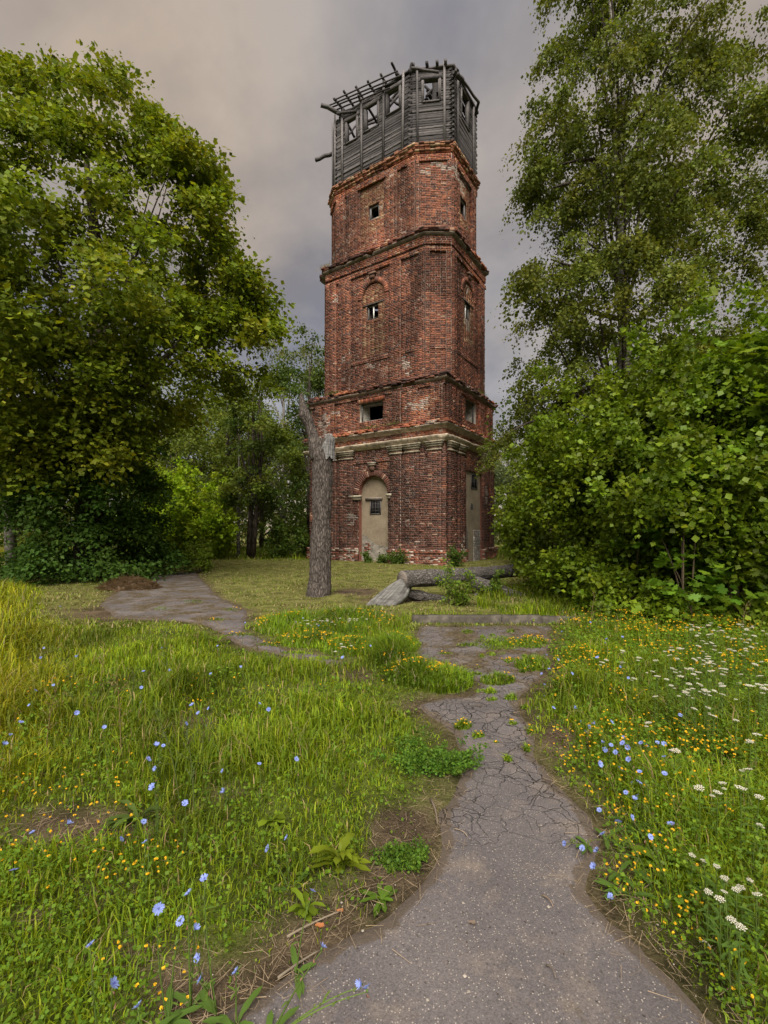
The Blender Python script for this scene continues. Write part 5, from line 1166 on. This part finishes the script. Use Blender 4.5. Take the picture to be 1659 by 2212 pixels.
# trefoil and small broad leaves: cover of leaflets, with yellow flower heads
def trefoil_w(px, py):
    w_ = np.where((px > 1190) & (py > 1345), .6, 0.05); w_ = np.where((px < 420) & (py > 1880), .5, w_); w_ = np.where((px < 300) & (py > 1500) & (py < 1880), .3, w_); w_ = np.where((px > 400) & (px < 900) & (py > 1450), .28, w_)
    return w_
pts = field(56000, .8, 8.2, r, 1.8); px, py = to_px(pts); kn = vnoise(pts, 1.5, 71, 3)
keep = (road_sdf(pts) > .0) & (r.random(len(pts)) < trefoil_w(px, py) * np.clip(kn * 1.8, .2, 1)) & (r.random(len(pts)) > bare(pts) * .8); pts = pts[keep]; kn = kn[keep]; px = px[keep]; py = py[keep]; N = len(pts)
hz_ = np.where(px > 1150, .28, .13) * (0.25 + .9 * kn) * r.random(N) ** .6 * np.clip(road_sdf(pts) / .3, .25, 1); base3 = np.c_[pts, ground_z(pts) + hz_]
lv = np.repeat(base3, 3, 0) + r.normal(0, .012, (N * 3, 3)); aa = r.normal(size=(N * 3, 3)); aa[:, 2] *= .4; nn = r.normal(size=(N * 3, 3)) * .5; nn[:, 2] += .8
V, Fc, C = scatter(T_LEAF, lv, aa, nn, np.repeat(.008 + .0036 * pts[:, 1], 3) * (0.6 + .8 * r.random(N * 3)), 1.4, tints(N * 3, (.10, .185, .016), .3, .2, r))
tag(link('trefoil_leaves', mesh('trefoil_leaves', V, [Fc], M['leaf'], C)), 'low clover like leaf cover among the grass', 'ground cover', kind='stuff')
def yellow_pts():
    p = field(60000, .85, 7.9, r, 1.6); px, py = to_px(p); k = vnoise(p, 1.9, 75, 3)
    dens = np.where((px > 1195) & (py > 1345), np.clip((k - .44) * 4.5, 0, .9), 0); dens = np.where((px < 430) & (py > 1890), np.clip((k - .46) * 2.4, 0, .45), dens); dens = np.where((px < 300) & (py > 1500) & (py < 1890), np.clip((k - .42) * .9, 0, .3), dens)
    dens = np.where((px > 380) & (px < 900) & (py > 1480) & (py < 1700), np.clip((k - .55) * 1.0, 0, .3), dens)
    ok = (r.random(len(p)) < dens * .22) & (road_sdf(p) > .02); return p[ok]
yp = yellow_pts(); yk = vnoise(yp, 1.5, 71, 3); pxy, pyy = to_px(yp); yz = ground_z(yp) + np.where(pxy > 1150, .27, .15) * (0.35 + .9 * yk) * np.clip(road_sdf(yp) / .3, .3, 1)
ii = isl(lambda a: int(a * .07), r); ii = ii[(vnoise(ii[:, :2], 2.0, 79, 2) > .52)]
Y3 = np.concatenate([np.c_[yp, yz], np.c_[ii[:, :2], ii[:, 2] * .75]]); N = len(Y3); K = 6
pv = np.repeat(Y3, K, 0); aa = r.normal(size=(N * K, 3)); aa[:, 2] = np.abs(aa[:, 2]) * .5; nn = r.normal(size=(N * K, 3)) * .6; nn[:, 2] += .7
V, Fc, C = scatter(T_LEAF, pv, aa, nn, np.repeat(.0048 + .0013 * Y3[:, 1], K) * (0.7 + .6 * r.random(N * K)), 1.7, tints(N * K, (.72, .45, .025), .2, .05, r))
tag(link('trefoil_flowers', mesh('trefoil_flowers', V, [Fc], M['petal'], C)), 'countless small yellow trefoil flowers scattered through the verges', 'flowers', kind='stuff')
# straw and litter
pts = field(130000, .9, 9, r, 1.4); bz = bare(pts); dd = road_sdf(pts); keep = (r.random(len(pts)) < bz * .30) & (dd > -.10) | ((dd > -.22) & (dd < .2) & (r.random(len(pts)) < .06)); pts = pts[keep]; N = len(pts)
aa = r.normal(size=(N, 3)); aa[:, 2] = np.abs(aa[:, 2]) * .12; nn = np.tile((0, 0, 1.0), (N, 1)) + r.normal(0, .3, (N, 3)); g = (0.6 + .7 * r.random((N, 1)))
V, Fc, C = scatter(T_STRAW, np.c_[pts, np.maximum(ground_z(pts), .004) + .012 * r.random(N) + .004], aa, nn, r.uniform(.02, .09, N), .022, np.array([[.27, .205, .135]]) * g)
tag(link('straw', mesh('straw', V, [Fc], M['plain'], C)), 'dry straw litter on the bare earth beside the path', 'straw', kind='stuff')
# grit on the path
pts = field(9000, .9, 6, r, 1.3); dd = road_sdf(pts); keep = (dd < .12) & (dd > -.9) & (r.random(len(pts)) < np.clip(vnoise(pts, 3, 83, 2) * 2 - .7, .05, 1)); pts = pts[keep]; N = len(pts)
oct_ = np.array([[1, 0, 0], [-1, 0, 0], [0, 1, 0], [0, -1, 0], [0, 0, .7], [0, 0, -.7]], float); of = np.array([[0, 2, 4], [2, 1, 4], [1, 3, 4], [3, 0, 4]])
V, Fc, C = scatter((oct_, of), np.c_[pts, np.full(N, .007)], r.normal(size=(N, 3)) * (1, 1, .1), np.tile((0, 0, 1.0), (N, 1)), r.uniform(.0012, .0035, N) * (1 + 1.6 * (r.random(N) < .05)), 1, np.array([[.28, .25, .22]]) * (0.5 + .8 * r.random((N, 1))))
tag(link('grit', mesh('grit', V, [Fc], M['plain'], C)), 'pale grit and little stones lying on the asphalt', 'gravel', kind='stuff')

# ------------------------------------------------------------------ broad leaved weeds: rosettes
def strap_leaf(mb, b, az, L_, wd, arch_, col, r, lob=0.0):
    n = 7; s = np.linspace(0, 1, n); d_ = np.array([math.cos(az), math.sin(az), 0]); sd_ = np.array([-d_[1], d_[0], 0])
    c_ = b + d_[None] * (L_ * (s * .35 + s * s * .55 * (1 - arch_ * .3)))[:, None]; c_[:, 2] += L_ * (arch_ * (s * 1.15 - .75 * s * s))
    w_ = wd * np.clip(np.sin(np.clip(s * .93 + .06, 0, 1) * math.pi), 0, 1) ** .55 * (0.3 + .8 * s) * (1 + lob * np.where(np.arange(n) % 2, .35, -.25)); w_[-1] *= .4
    V = np.stack([c_ - sd_ * w_[:, None] + (0, 0, .12 * wd), c_, c_ + sd_ * w_[:, None] + (0, 0, .12 * wd)], 1).reshape(-1, 3)
    i = np.arange(n - 1) * 3; Q = np.concatenate([np.stack([i, i + 1, i + 4, i + 3], 1), np.stack([i + 1, i + 2, i + 5, i + 4], 1)]); mb.add(V, [Q], col)
def rosette(x, y, n, L_, wd, col, label, seed, arch_=.8, group=None, lob=.6):
    r = np.random.default_rng(seed); b = G(x, y); b[2] = float(ground_z(b[None, :2])[0]); o = empty('broad_leaved_weed', tuple(b), label, 'weed', group)
    for j in range(n):
        mb = MB(); c_ = np.array(col) * r.uniform(.55, 1.1) * np.array([1, .92, 1]); strap_leaf(mb, np.zeros(3), r.uniform(0, 6.28), L_ * r.uniform(.35, 1.1), wd * r.uniform(.6, 1.3), arch_ * r.uniform(.35, 1.35), c_, r, lob)
        mb.build('leaf', M['leaf'], o)
    return o
WG = 'broad leaved weeds in the left verge'
rosette(735, 1880, 30, .21, .021, (.16, .225, .014), 'largest bright rosette with long upright leaves beside the path', 201, 1.15, WG, .9)
rosette(825, 1945, 11, .13, .016, (.10, .20, .02), 'dark green toothed rosette on the bare edge of the asphalt', 202, .35, WG)
rosette(530, 1650, 12, .26, .035, (.13, .21, .016), 'wide leaved dock like weed in the middle of the left verge', 203, .8, WG, .1)
rosette(300, 1795, 11, .24, .022, (.09, .15, .03), 'dull green lobed weed by the leaning chicory stems on the left', 204, .8, WG)
rosette(470, 1395, 12, .30, .03, (.12, .21, .016), 'tall weed at the top of the left verge near the drive', 205, 1.0, WG, .1)
rosette(660, 1975, 12, .12, .018, (.15, .24, .016), 'small bright rosette below the largest one', 206, .8, WG)
rosette(900, 1470, 14, .24, .035, (.11, .19, .014), 'leafy weed among the grass clump on the broken asphalt', 207, .8, None, .1)
rosette(585, 1800, 10, .14, .022, (.16, .25, .016), 'small rosette up and left of the largest one', 208, .8, WG)
rosette(360, 1560, 10, .22, .025, (.10, .18, .02), 'weed rosette in the dark patch of the left verge', 209, .9, WG, .1)
rosette(1430, 1880, 12, .24, .035, (.12, .20, .016), 'broad weed in the right verge under the yarrow', 210, .8, None, .1)
rosette(1560, 1650, 12, .22, .03, (.10, .18, .016), 'broad weed hidden among yellow trefoil on the right', 211, .9, None, .1)
rosette(1250, 1480, 12, .30, .035, (.09, .16, .03), 'grey green leafy weed at the path side on the right', 212, .9, None, .2)
# low clumps of small leaves on the left side of the path
shrub('clover_clump', 'round dark clump of clover on the bare path edge', G(868, 1862)[:2], .09, .06, .045, 60, .014, (.07, .15, .02), 221, tpl=T_LEAF, ntw=6, nlf=4, mat='leaf', cr=(.02, .035), twigs=4, width=1.5)
shrub('clover_clump', 'flat mat of clover spilling over the path edge', G(935, 1655)[:2], .26, .13, .055, 140, .016, (.07, .16, .02), 222, tpl=T_LEAF, ntw=6, nlf=4, mat='leaf', cr=(.025, .04), twigs=4, width=1.5)
# hay heap under the lime
hp = G(280, 1272); hm = MB(); rr_ = np.random.default_rng(9)
th = np.linspace(0, 2 * math.pi, 20, endpoint=False); V = [[0, 0, .30]]
for ring, (R_, z_) in enumerate(((.25, .26), (.5, .15), (.75, -.02))):
    for a in th: V.append([math.cos(a) * R_ * (1 + rr_.normal(0, .06)), math.sin(a) * R_ * .7, z_ + rr_.normal(0, .012)])
fa = np.array([[0, 1 + k, 1 + (k + 1) % 20] for k in range(20)]); fq = np.array([[1 + g_ * 20 + k, 21 + g_ * 20 + k, 21 + g_ * 20 + (k + 1) % 20, 1 + g_ * 20 + (k + 1) % 20] for g_ in range(2) for k in range(20)])
heap = empty('hay_heap', tuple(hp), 'small brown heap of mown hay beneath the lime tree', 'hay heap'); hm.add(V, [fa, fq], (.13, .09, .06)); hm.build('heap_core', M['plain'], heap)
N = 2600; a = rr_.uniform(0, 2 * math.pi, N); q_ = np.sqrt(rr_.random(N)); pp = np.stack([np.cos(a) * q_ * .78, np.sin(a) * q_ * .55, .31 * (1 - q_ ** 1.6) + .01], 1); aa = rr_.normal(size=(N, 3)); aa[:, 2] *= .3
V, Fc, C = scatter(T_LEAF, pp, aa, np.tile((0, 0, 1.0), (N, 1)) + rr_.normal(0, .4, (N, 3)), rr_.uniform(.08, .22, N), .06, np.array([[.20, .14, .09]]) * (0.5 + .9 * rr_.random((N, 1))))
tag(link('hay', mesh('hay', V, [Fc], M['grass'], C), heap), kind='stuff')

# ------------------------------------------------------------------ chicory
def flower_mesh(seed, R_=.017, cup=.35):
    r = np.random.default_rng(seed); mb = MB(); n = 15
    for j in range(n):
        a = j / n * 2 * math.pi + r.normal(0, .06); d_ = np.array([math.cos(a), math.sin(a), 0]); s_ = np.array([-d_[1], d_[0], 0]); L_ = R_ * r.uniform(.85, 1.1); u_ = cup * r.uniform(.6, 1.3)
        z = lambda q: np.array([0, 0, u_ * q * L_]); w_ = R_ * .16
        V = [s_ * w_ * .4, -s_ * w_ * .4, d_ * L_ * .7 - s_ * w_ + z(.7), d_ * L_ - s_ * w_ * .7 + z(1), d_ * L_ + s_ * w_ * .7 + z(1), d_ * L_ * .7 + s_ * w_ + z(.7)]
        c_ = np.array((.27, .35, .80)) * r.uniform(.85, 1.12); mb.add(V, [np.array([[0, 1, 2, 5]]), np.array([[5, 2, 3, 4]])], c_)
    for j in range(6):
        a = j / 6 * 2 * math.pi; d_ = np.array([math.cos(a), math.sin(a), 0]) * R_ * .12; mb.beam(d_, d_ * 1.4 + (0, 0, R_ * .35), R_ * .06, R_ * .06, (0, 1, 0.1), (.12, .14, .5))
    mb.tube([(0, 0, -R_ * .7), (0, 0, -R_ * .3), (0, 0, .0)], [R_ * .12, R_ * .26, R_ * .2], 6, col=(.12, .2, .05))
    V = np.concatenate(mb.V); return mesh('flower', V, [np.concatenate(f) for f in mb.F.values()], M['petal'], np.concatenate(mb.C))
FLM = [flower_mesh(k, .0175, [.25, .5, 1.1, .15][k % 4]) for k in range(4)]
def chicory(flowers, basept, label, seed, group, bud=4, stem=(.12, .19, .04), thick=.0035):
    """flowers: list of world points; stems run from the base to each"""
    r = np.random.default_rng(seed); b = np.array(basept, float); o = empty('chicory_plant', tuple(b), label, 'flower', group)
    sm = MB(); heads = [np.asarray(f_, float) - b for f_ in flowers]
    for k, h_ in enumerate(heads):
        L_ = np.linalg.norm(h_); ctrl = h_ * .5 + np.array([r.normal(0, .06 * L_), r.normal(0, .05 * L_), .15 * L_]); path = bez(np.zeros(3), ctrl, h_ - np.array([0, 0, .010]), 12)
        sm.tube(path, np.linspace(thick, thick * .45, 12), 4, col=np.array(stem) * r.uniform(.8, 1.2))
        for q in range(bud):
            j = r.integers(4, 12); c_ = path[j] + r.normal(0, .004, 3); sm.tube([c_, c_ + np.array([r.normal(0, .004), r.normal(0, .004), .007]), c_ + np.array([r.normal(0, .005), r.normal(0, .005), .014])], [.001, .0035, .0008], 5, col=(.15, .2, .06) if r.random() < .75 else (.30, .17, .12))
        for q in range(2):
            j = r.integers(2, 9); strap_leaf(sm, path[j], r.uniform(0, 6.28), r.uniform(.02, .05), .004, .5, (.11, .18, .03), r)
    sm.build('stem', M['leaf'], o)
    for k, h_ in enumerate(heads):
        f_ = link('flower', FLM[r.integers(0, 4)], o, tuple(h_)); tilt = r.uniform(.2, 1.1); f_.rotation_euler = (tilt, r.normal(0, .3), r.uniform(-2.6, 2.6)); s_ = r.uniform(.62, 1.0); f_.scale = (s_, s_, s_)
    for q in range(4):
        mb = MB(); strap_leaf(mb, np.zeros(3), r.uniform(0, 6.28), r.uniform(.08, .16), .014, .5, (.09, .16, .03), r, .5); mb.build('leaf', M['leaf'], o)
    return o
def FZ(x, y, hz): Z_ = 1000 * (H - hz) / (y - HY); return P(x, y, Z_)
NG = 'chicory in the nearest left corner'
def near(fl_, label, seed, Zn, bx=0): 
    f_ = [P(x, y, Zn + dz) for x, y, dz in fl_]; m_ = np.mean(f_, 0); b = np.array([m_[0] + bx, Zn, 0.0]); chicory(f_, b, label, seed, NG)
near([(195, 2040, 0)], 'single chicory flower on an upright stem at the lower left', 301, 1.36, .03)
near([(408, 1930, 0), (421, 2008, .02)], 'chicory stem with one flower near the top and a cupped one below it', 302, 1.5)
near([(442, 1898, 0), (428, 2068, -.05), (433, 2115, -.04)], 'chicory stem whose top flower is the highest of the lower left group', 303, 1.48, .04)
near([(342, 1962, 0), (390, 1990, .02)], 'chicory stem with two half closed flowers, between the single flower and the tall stems', 304, 1.45)
near([(298, 2175, 0)], 'chicory flower closest to the bottom edge at the lower left', 305, 1.25)
near([(245, 2125, 0)], 'small chicory flower above the bottom edge one', 306, 1.4)
near([(510, 2100, 0)], 'chicory flower just left of the straw by the asphalt edge', 307, 1.45)
near([(780, 2126, 0), (792, 2136, .01), (696, 2046, .05)], 'chicory stem lying out over the asphalt at the bottom centre', 308, 1.40, -.25)
LG = 'chicory scattered through the left verge'
LL = 'blue chicory plant flowering in the grass of the left verge'
lf = [(76, 1492), (115, 1480), (165, 1540), (265, 1542), (310, 1450), (365, 1450), (305, 1485), (395, 1500), (415, 1523), (428, 1540), (402, 1563), (325, 1555), (355, 1585), (338, 1612), (225, 1571), (265, 1570), (450, 1530), (520, 1440), (560, 1520), (680, 1590), (740, 1420), (320, 1640), (330, 1700), (298, 1677), (480, 1665), (560, 1650), (455, 1455), (505, 1600), (640, 1640), (400, 1735), (310, 1775), (215, 1790), (262, 1812), (70, 1798), (145, 1780), (215, 1700), (95, 1400), (165, 1420), (130, 1310), (455, 1310), (530, 1345), (365, 1330), (620, 1810), (580, 1905), (675, 1925), (470, 1395), (350, 1400), (205, 1460), (45, 1560), (8, 1610)]
rr_ = np.random.default_rng(33)
for k, (x, y) in enumerate(lf):
    if k % 4 == 3: continue
    p = FZ(x, y, rr_.uniform(.22, .42)); b = np.array([p[0] + rr_.normal(0, .05), p[1] + rr_.normal(0, .05), 0]); ex = [p] + ([p + np.array([rr_.normal(0, .05), rr_.normal(0, .04), rr_.uniform(-.12, -.04)])] if k % 3 == 0 else [])
    lab, gr_ = ((LL + ', at its far end by the drive', LG + ', far end') if y < 1425 else (LL + ', low down near the bottom', LG + ', near end') if y > 1690 else (LL + ', at the left edge of the picture', LG + ', left edge') if x < 280 else (LL + ', in the middle of the picture height', LG + ', middle'))
    chicory(ex, b, lab.replace('blue chicory plant flowering in the grass of the left verge', 'blue chicory in the grass of the left verge'), 400 + k, gr_, 3, thick=.0028)
RG = 'chicory spilling over the right edge of the path'
RL = 'blue chicory plant leaning over the right edge of the path'
rf = [(1175, 1480), (1195, 1530), (1240, 1530), (1255, 1558), (1285, 1565), (1265, 1580), (1300, 1605), (1320, 1610), (1345, 1605), (1358, 1640), (1385, 1605), (1330, 1625), (1350, 1595), (1295, 1650), (1340, 1660), (1365, 1690), (1352, 1712), (1370, 1728), (1295, 1750), (1335, 1775), (1380, 1690), (1355, 1615), (1435, 1607), (1435, 1672), (1420, 1605), (1220, 1822), (1258, 1832), (1290, 1838), (1283, 1872), (1318, 1935), (1312, 1940), (1450, 1780), (1425, 1800), (1365, 1765), (1470, 1545), (1215, 1365), (1310, 1380), (1345, 1378), (1225, 1400), (1275, 1345), (1170, 1455), (1180, 1415), (1205, 1425), (1290, 1420), (1235, 1455), (1340, 1440), (1320, 1560)]
for k, (x, y) in enumerate(rf):
    p = FZ(x, y, rr_.uniform(.16, .4) if y < 1800 else rr_.uniform(.04, .1)); b = np.array([p[0] + rr_.uniform(.05, .3), p[1] + rr_.normal(.1, .1), 0]); ex = [p] + ([p + np.array([rr_.normal(0, .05), rr_.normal(0, .04), rr_.uniform(-.1, -.03)])] if k % 3 == 0 else [])
    lab, gr_ = (('blue chicory at the far end of the right verge near the kerb', RG + ', far end') if y < 1470 else ('blue chicory sprawling low onto the asphalt at the right path edge', RG + ', near end') if y > 1740 else ('blue chicory in the dense leaning cluster at the right path edge', RG + ', dense cluster'))
    chicory(ex, b, lab, 500 + k, gr_, 4, (.17, .22, .06), .0026)
mf = [(640, 1345), (662, 1350), (690, 1352), (705, 1342), (720, 1365), (655, 1335), (800, 1395)]
for k, (x, y) in enumerate(mf):
    p = FZ(x, y, rr_.uniform(.2, .3)); chicory([p], np.array([p[0] + .03, p[1] + .03, 0]), 'blue chicory plant in the flowery clump at the middle of the drive', 600 + k, 'chicory in the middle clump', 3, thick=.003)

def stalk(x, y, h, lean, label, group, seed):
    r = np.random.default_rng(seed); b = G(x, y); mb = MB(); tip = np.array([lean * h, r.normal(0, .1) * h, h]); path = bez(np.zeros(3), tip * np.array([.2, .5, .6]), tip, 12); c_ = (.11, .14, .045) if seed % 3 else (.25, .19, .09)
    mb.tube(path, np.linspace(.004, .0015, 12), 5, col=c_)
    for k in range(12):
        j = r.integers(4, 12); d = unit(np.array([r.normal(), r.normal(), .8])); q = path[j]; mb.tube([q, q + d * .03, q + d * r.uniform(.04, .10)], [.0018, .0016, .0007], 4, col=c_)
        for m_ in range(3): p_ = q + d * r.uniform(.02, .09); mb.tube([p_, p_ + (0, 0, .006), p_ + (0, 0, .012)], [.001, .0032, .001], 4, col=np.array(c_) * 1.2)
    tag(mb.build('weed_stalk', M['leaf'], None, tuple(b)), label, 'weed', group)
SL = 'weed stalks in the left verge'
for k, (x, y, h, ln) in enumerate(((262, 1650, .62, -.05), (285, 1560, .4, .1), (160, 1560, .5, -.15), (470, 1420, .42, .05), (560, 1440, .34, -.08), (360, 1470, .36, .06), (425, 1420, .4, .04), (600, 1470, .3, .1), (700, 1520, .28, -.1), (100, 1640, .5, .2), (390, 1760, .55, -.25), (420, 1790, .5, -.12), (215, 1500, .45, .05))):
    stalk(x, y, h, ln, ['tallest dark upright weed stalk, left part of the left verge', 'weed stalk just right of the tallest one', 'weed stalk leaning left, near the left picture edge', 'weed stalk standing against the pale drive', 'weed stalk right of the one against the drive', 'thin weed stalk at the far left side of the verge top', 'thin weed stalk nearest the bend of the drive', 'short weed stalk in the middle of the verge', 'short weed stalk leaning left near the middle of the verge', 'weed stalk leaning right at the left picture edge', 'dry stalk leaning far left in the lower verge', 'dry stalk beside the one leaning far left', 'thin weed stalk above the dark patch of the verge'][k], SL, 900 + k)
stalk(1275, 1370, .6, .12, 'tall stalk at the right end of the kerb', 'weed stalks by the thicket', 921); stalk(1300, 1385, .55, -.1, 'tall stalk in front of the thicket beside the kerb', 'weed stalks by the thicket', 922); stalk(1600, 1400, .6, .15, 'dry bent stalk before the dark base of the thicket at the right', 'weed stalks by the thicket', 924)
# ------------------------------------------------------------------ yarrow
def yarrow_mesh(seed):
    r = np.random.default_rng(seed); mb = MB(); n = 26; R_ = .026
    for j in range(n):
        a = j * 2.4; q = R_ * math.sqrt((j + .5) / n); c_ = np.array([math.cos(a) * q, math.sin(a) * q, -.004 * (q / R_) ** 2 + r.normal(0, .0015)]); V = c_ + oct_ * np.array([.0052, .0052, .003]); g = r.uniform(.62, .82)
        mb.add(V, [np.concatenate([of, of[:, ::-1] * 0 + np.array([[2, 0, 5], [1, 2, 5], [3, 1, 5], [0, 3, 5]])])], (g, g * .98, g * .90))
    return mesh('flower_head', np.concatenate(mb.V), [np.concatenate(f) for f in mb.F.values()], M['petal'], np.concatenate(mb.C))
def ystem_mesh(seed):
    r = np.random.default_rng(seed); mb = MB(); mb.tube(bez((0, 0, 0), (r.normal(0, .02), r.normal(0, .02), .2), (0, 0, .395), 8), np.linspace(.0028, .0018, 8), 5, col=(.12, .18, .04))
    for j in range(9): strap_leaf(mb, np.array([0, 0, .04 + j * .035]), r.uniform(0, 6.28), r.uniform(.05, .09), .006, .6, (.09, .16, .03), r, .8)
    for j in range(5): a = j * 1.26; mb.tube([(0, 0, .37), (math.cos(a) * .016, math.sin(a) * .016, .395)], [.0012, .001], 4, col=(.12, .18, .04))
    return mesh('stem', np.concatenate(mb.V), [np.concatenate(f) for f in mb.F.values()], M['leaf'], np.concatenate(mb.C))
YH = [yarrow_mesh(k) for k in range(4)]; YS = [ystem_mesh(k) for k in range(4)]
def yarrow(p, label, group, r, s_=1.0):
    k = r.integers(0, 4); hgt = max(p[2], .08) / .4; o = empty('yarrow_plant', (p[0], p[1], 0), label, 'flower', group, r.uniform(0, 6.28))
    st = link('stem', YS[k], o); st.scale = (1, 1, hgt); h_ = link('flower_head', YH[k], o, (0, 0, .4 * hgt)); h_.scale = (s_, s_, s_); h_.rotation_euler = (r.normal(0, .15), r.normal(0, .15), 0)
    if r.random() < .35: h2 = link('flower_head', YH[(k + 1) % 4], o, (r.normal(0, .03), r.normal(0, .03), .4 * hgt - .02)); h2.scale = (s_ * .6,) * 3
ry = np.random.default_rng(44)
for k in range(120):
    x = 1400 + 259 * ry.random() ** .8; y = 1345 + 160 * ry.random() ** 1.3
    if x < 1480 and y < 1380: continue
    p = FZ(x, y, ry.uniform(.35, .5)); bk = 'back' if y < 1385 else 'front' if y > 1440 else 'middle'; yarrow(p, 'white yarrow in the ' + bk + ' of the dense drift before the thicket', 'yarrow drift at the right, ' + bk, ry, ry.uniform(.6, 1.0))
for (x, y) in ((1450, 1480), (1485, 1500), (1530, 1528), (1540, 1545), (1590, 1555), (1310, 1425), (1300, 1430), (1345, 1430), (1380, 1420), (1345, 1405), (1400, 1560), (1620, 1600), (1635, 1585), (1560, 1690), (1600, 1700), (1510, 1700), (1550, 1710), (1500, 1530), (1615, 1660), (1640, 1720), (1460, 1620), (1410, 1450), (1470, 1460), (1370, 1465)):
    yarrow(FZ(x, y, ry.uniform(.28, .4)), 'white yarrow plant standing alone among the yellow trefoil at the right', 'scattered yarrow at the right', ry, ry.uniform(.65, 1.0))
for (x, y) in ((1495, 1846), (1520, 1858), (1548, 1870), (1565, 1895), (1530, 1925), (1565, 1925), (1555, 1940), (1590, 1920), (1600, 1915), (1620, 1900), (1635, 1930), (1580, 1985), (1600, 2000), (1640, 1780)):
    yarrow(FZ(x, y, ry.uniform(.2, .3)), 'white yarrow head low at the near right edge of the path', 'nearest yarrow at the right', ry, ry.uniform(.4, .62))
for k in range(26):
    x, y = (ry.normal(685, 28), ry.normal(1341, 5)) if k < 11 else (ry.normal(775, 22), ry.normal(1337, 6)) if k < 21 else (ry.normal(745, 18), ry.normal(1398, 5))
    yarrow(FZ(x, y, ry.uniform(.24, .32)), 'white yarrow in the flowery clump amid the drive, ' + ['left bunch', 'right bunch', 'nearest bunch'][0 if k < 11 else 1 if k < 21 else 2], 'yarrow in the middle clump', ry, ry.uniform(.6, .9))

# ------------------------------------------------------------------ sticks and dead leaves on the path
def twig(x0, y0, x1, y1, rad, label, colr=(.14, .11, .09)):
    a, b = G(x0, y0), G(x1, y1); a[2] = b[2] = .012; m_ = (a + b) / 2 + np.array([.015, .01, .012]); mb = MB(); mb.tube(bez(a - a, m_ - a, b - a, 7), np.linspace(rad, rad * .5, 7), 5, .2, 20, 3, col=colr)
    tag(mb.build('twig', M['wood'], None, tuple(a)), label, 'twig', 'twigs on the path')
twig(930, 1730, 945, 1785, .006, 'curved twig at the left path edge above the clover clump')
twig(1180, 2092, 1200, 2120, .003, 'short thin twig on the asphalt at the bottom right')
twig(1170, 1940, 1195, 1965, .003, 'thin bent twig below the lying chicory stem', (.2, .15, .1))
twig(620, 2030, 735, 1975, .005, 'longest dry stalk lying along the left edge of the asphalt', (.24, .2, .15))
twig(600, 2120, 690, 2060, .005, 'second dry stalk parallel to the asphalt edge, nearer the bottom', (.2, .17, .13))
twig(980, 1795, 1010, 1812, .003, 'little pale twig in the middle of the path', (.26, .2, .15))
twig(1510, 2040, 1535, 2055, .005, 'pale stub of stalk at the right path edge', (.36, .33, .28))
for k, (x, y, s_, lab) in enumerate(((735, 1975, .03, 'orange dead leaf below the dark toothed rosette'), (690, 2008, .035, 'curled orange dead leaf lying on the straw'), (1020, 2000, .035, 'flat grey brown leaf fragment in the middle of the asphalt'), (785, 1810, .022, 'small brown dead leaf on the bare earth'))):
    q = G(x, y); mb = MB(); r = np.random.default_rng(700 + k); n = 9; th = np.linspace(0, 2 * math.pi, n, endpoint=False); rr2 = s_ * .5 * (0.75 + .4 * r.random(n)); V = np.c_[np.cos(th) * rr2, np.sin(th) * rr2 * .6, .012 + r.random(n) * .010]
    mb.add(np.vstack([V, [0, 0, .008]]), [np.array([[n, i, (i + 1) % n] for i in range(n)])], (.42, .17, .07) if k != 2 else (.22, .17, .14)); tag(mb.build('dead_leaf', M['leaf'], None, tuple(q)), lab, 'leaf', 'dead leaves by the path')
# grass tufts on the tower's ledges
for k, (f, x, z, o_, lab) in enumerate(((FA[0], 855, 6.92, .22, 'grass tuft on the lower cornice of the tower right of the attic window'), (FA[0], 720, 9.1, .18, 'moss and grass on the attic cornice at the left end of the tower'), (F3[0], 703, 16.5, .15, 'dry grass sprouting at the left end of the upper tower cornice'), (FA[0], 800, 6.9, .2, 'grass tuft on the ledge under the attic window of the tower'), (FA[1], 1040, 9.12, .12, 'grass tuft on the attic cornice of the right tower face'))):
    r = np.random.default_rng(800 + k); n = 90; tt = f.t(x); p = np.array([f.p(tt + r.normal(0, .3), z, o_ - r.random() * .15) + TO for _ in range(n)]); h_ = r.uniform(.06, .3, n)
    V, Fs, C = blades(p[:, :2], h_, np.full(n, .02), r.uniform(.3, 1.2, n), tints(n, (.11, .13, .04) if k != 2 else (.22, .19, .1), .3, .2, r), r); V = V.reshape(n, 5, 3); V[..., 2] += (p[:, 2] - ground_z(p[:, :2]))[:, None]
    b = p[0].copy(); tag(link('grass_tuft', mesh('grass_tuft', (V - b).reshape(-1, 3), Fs, M['grass'], C), None, tuple(b)), lab, 'grass')
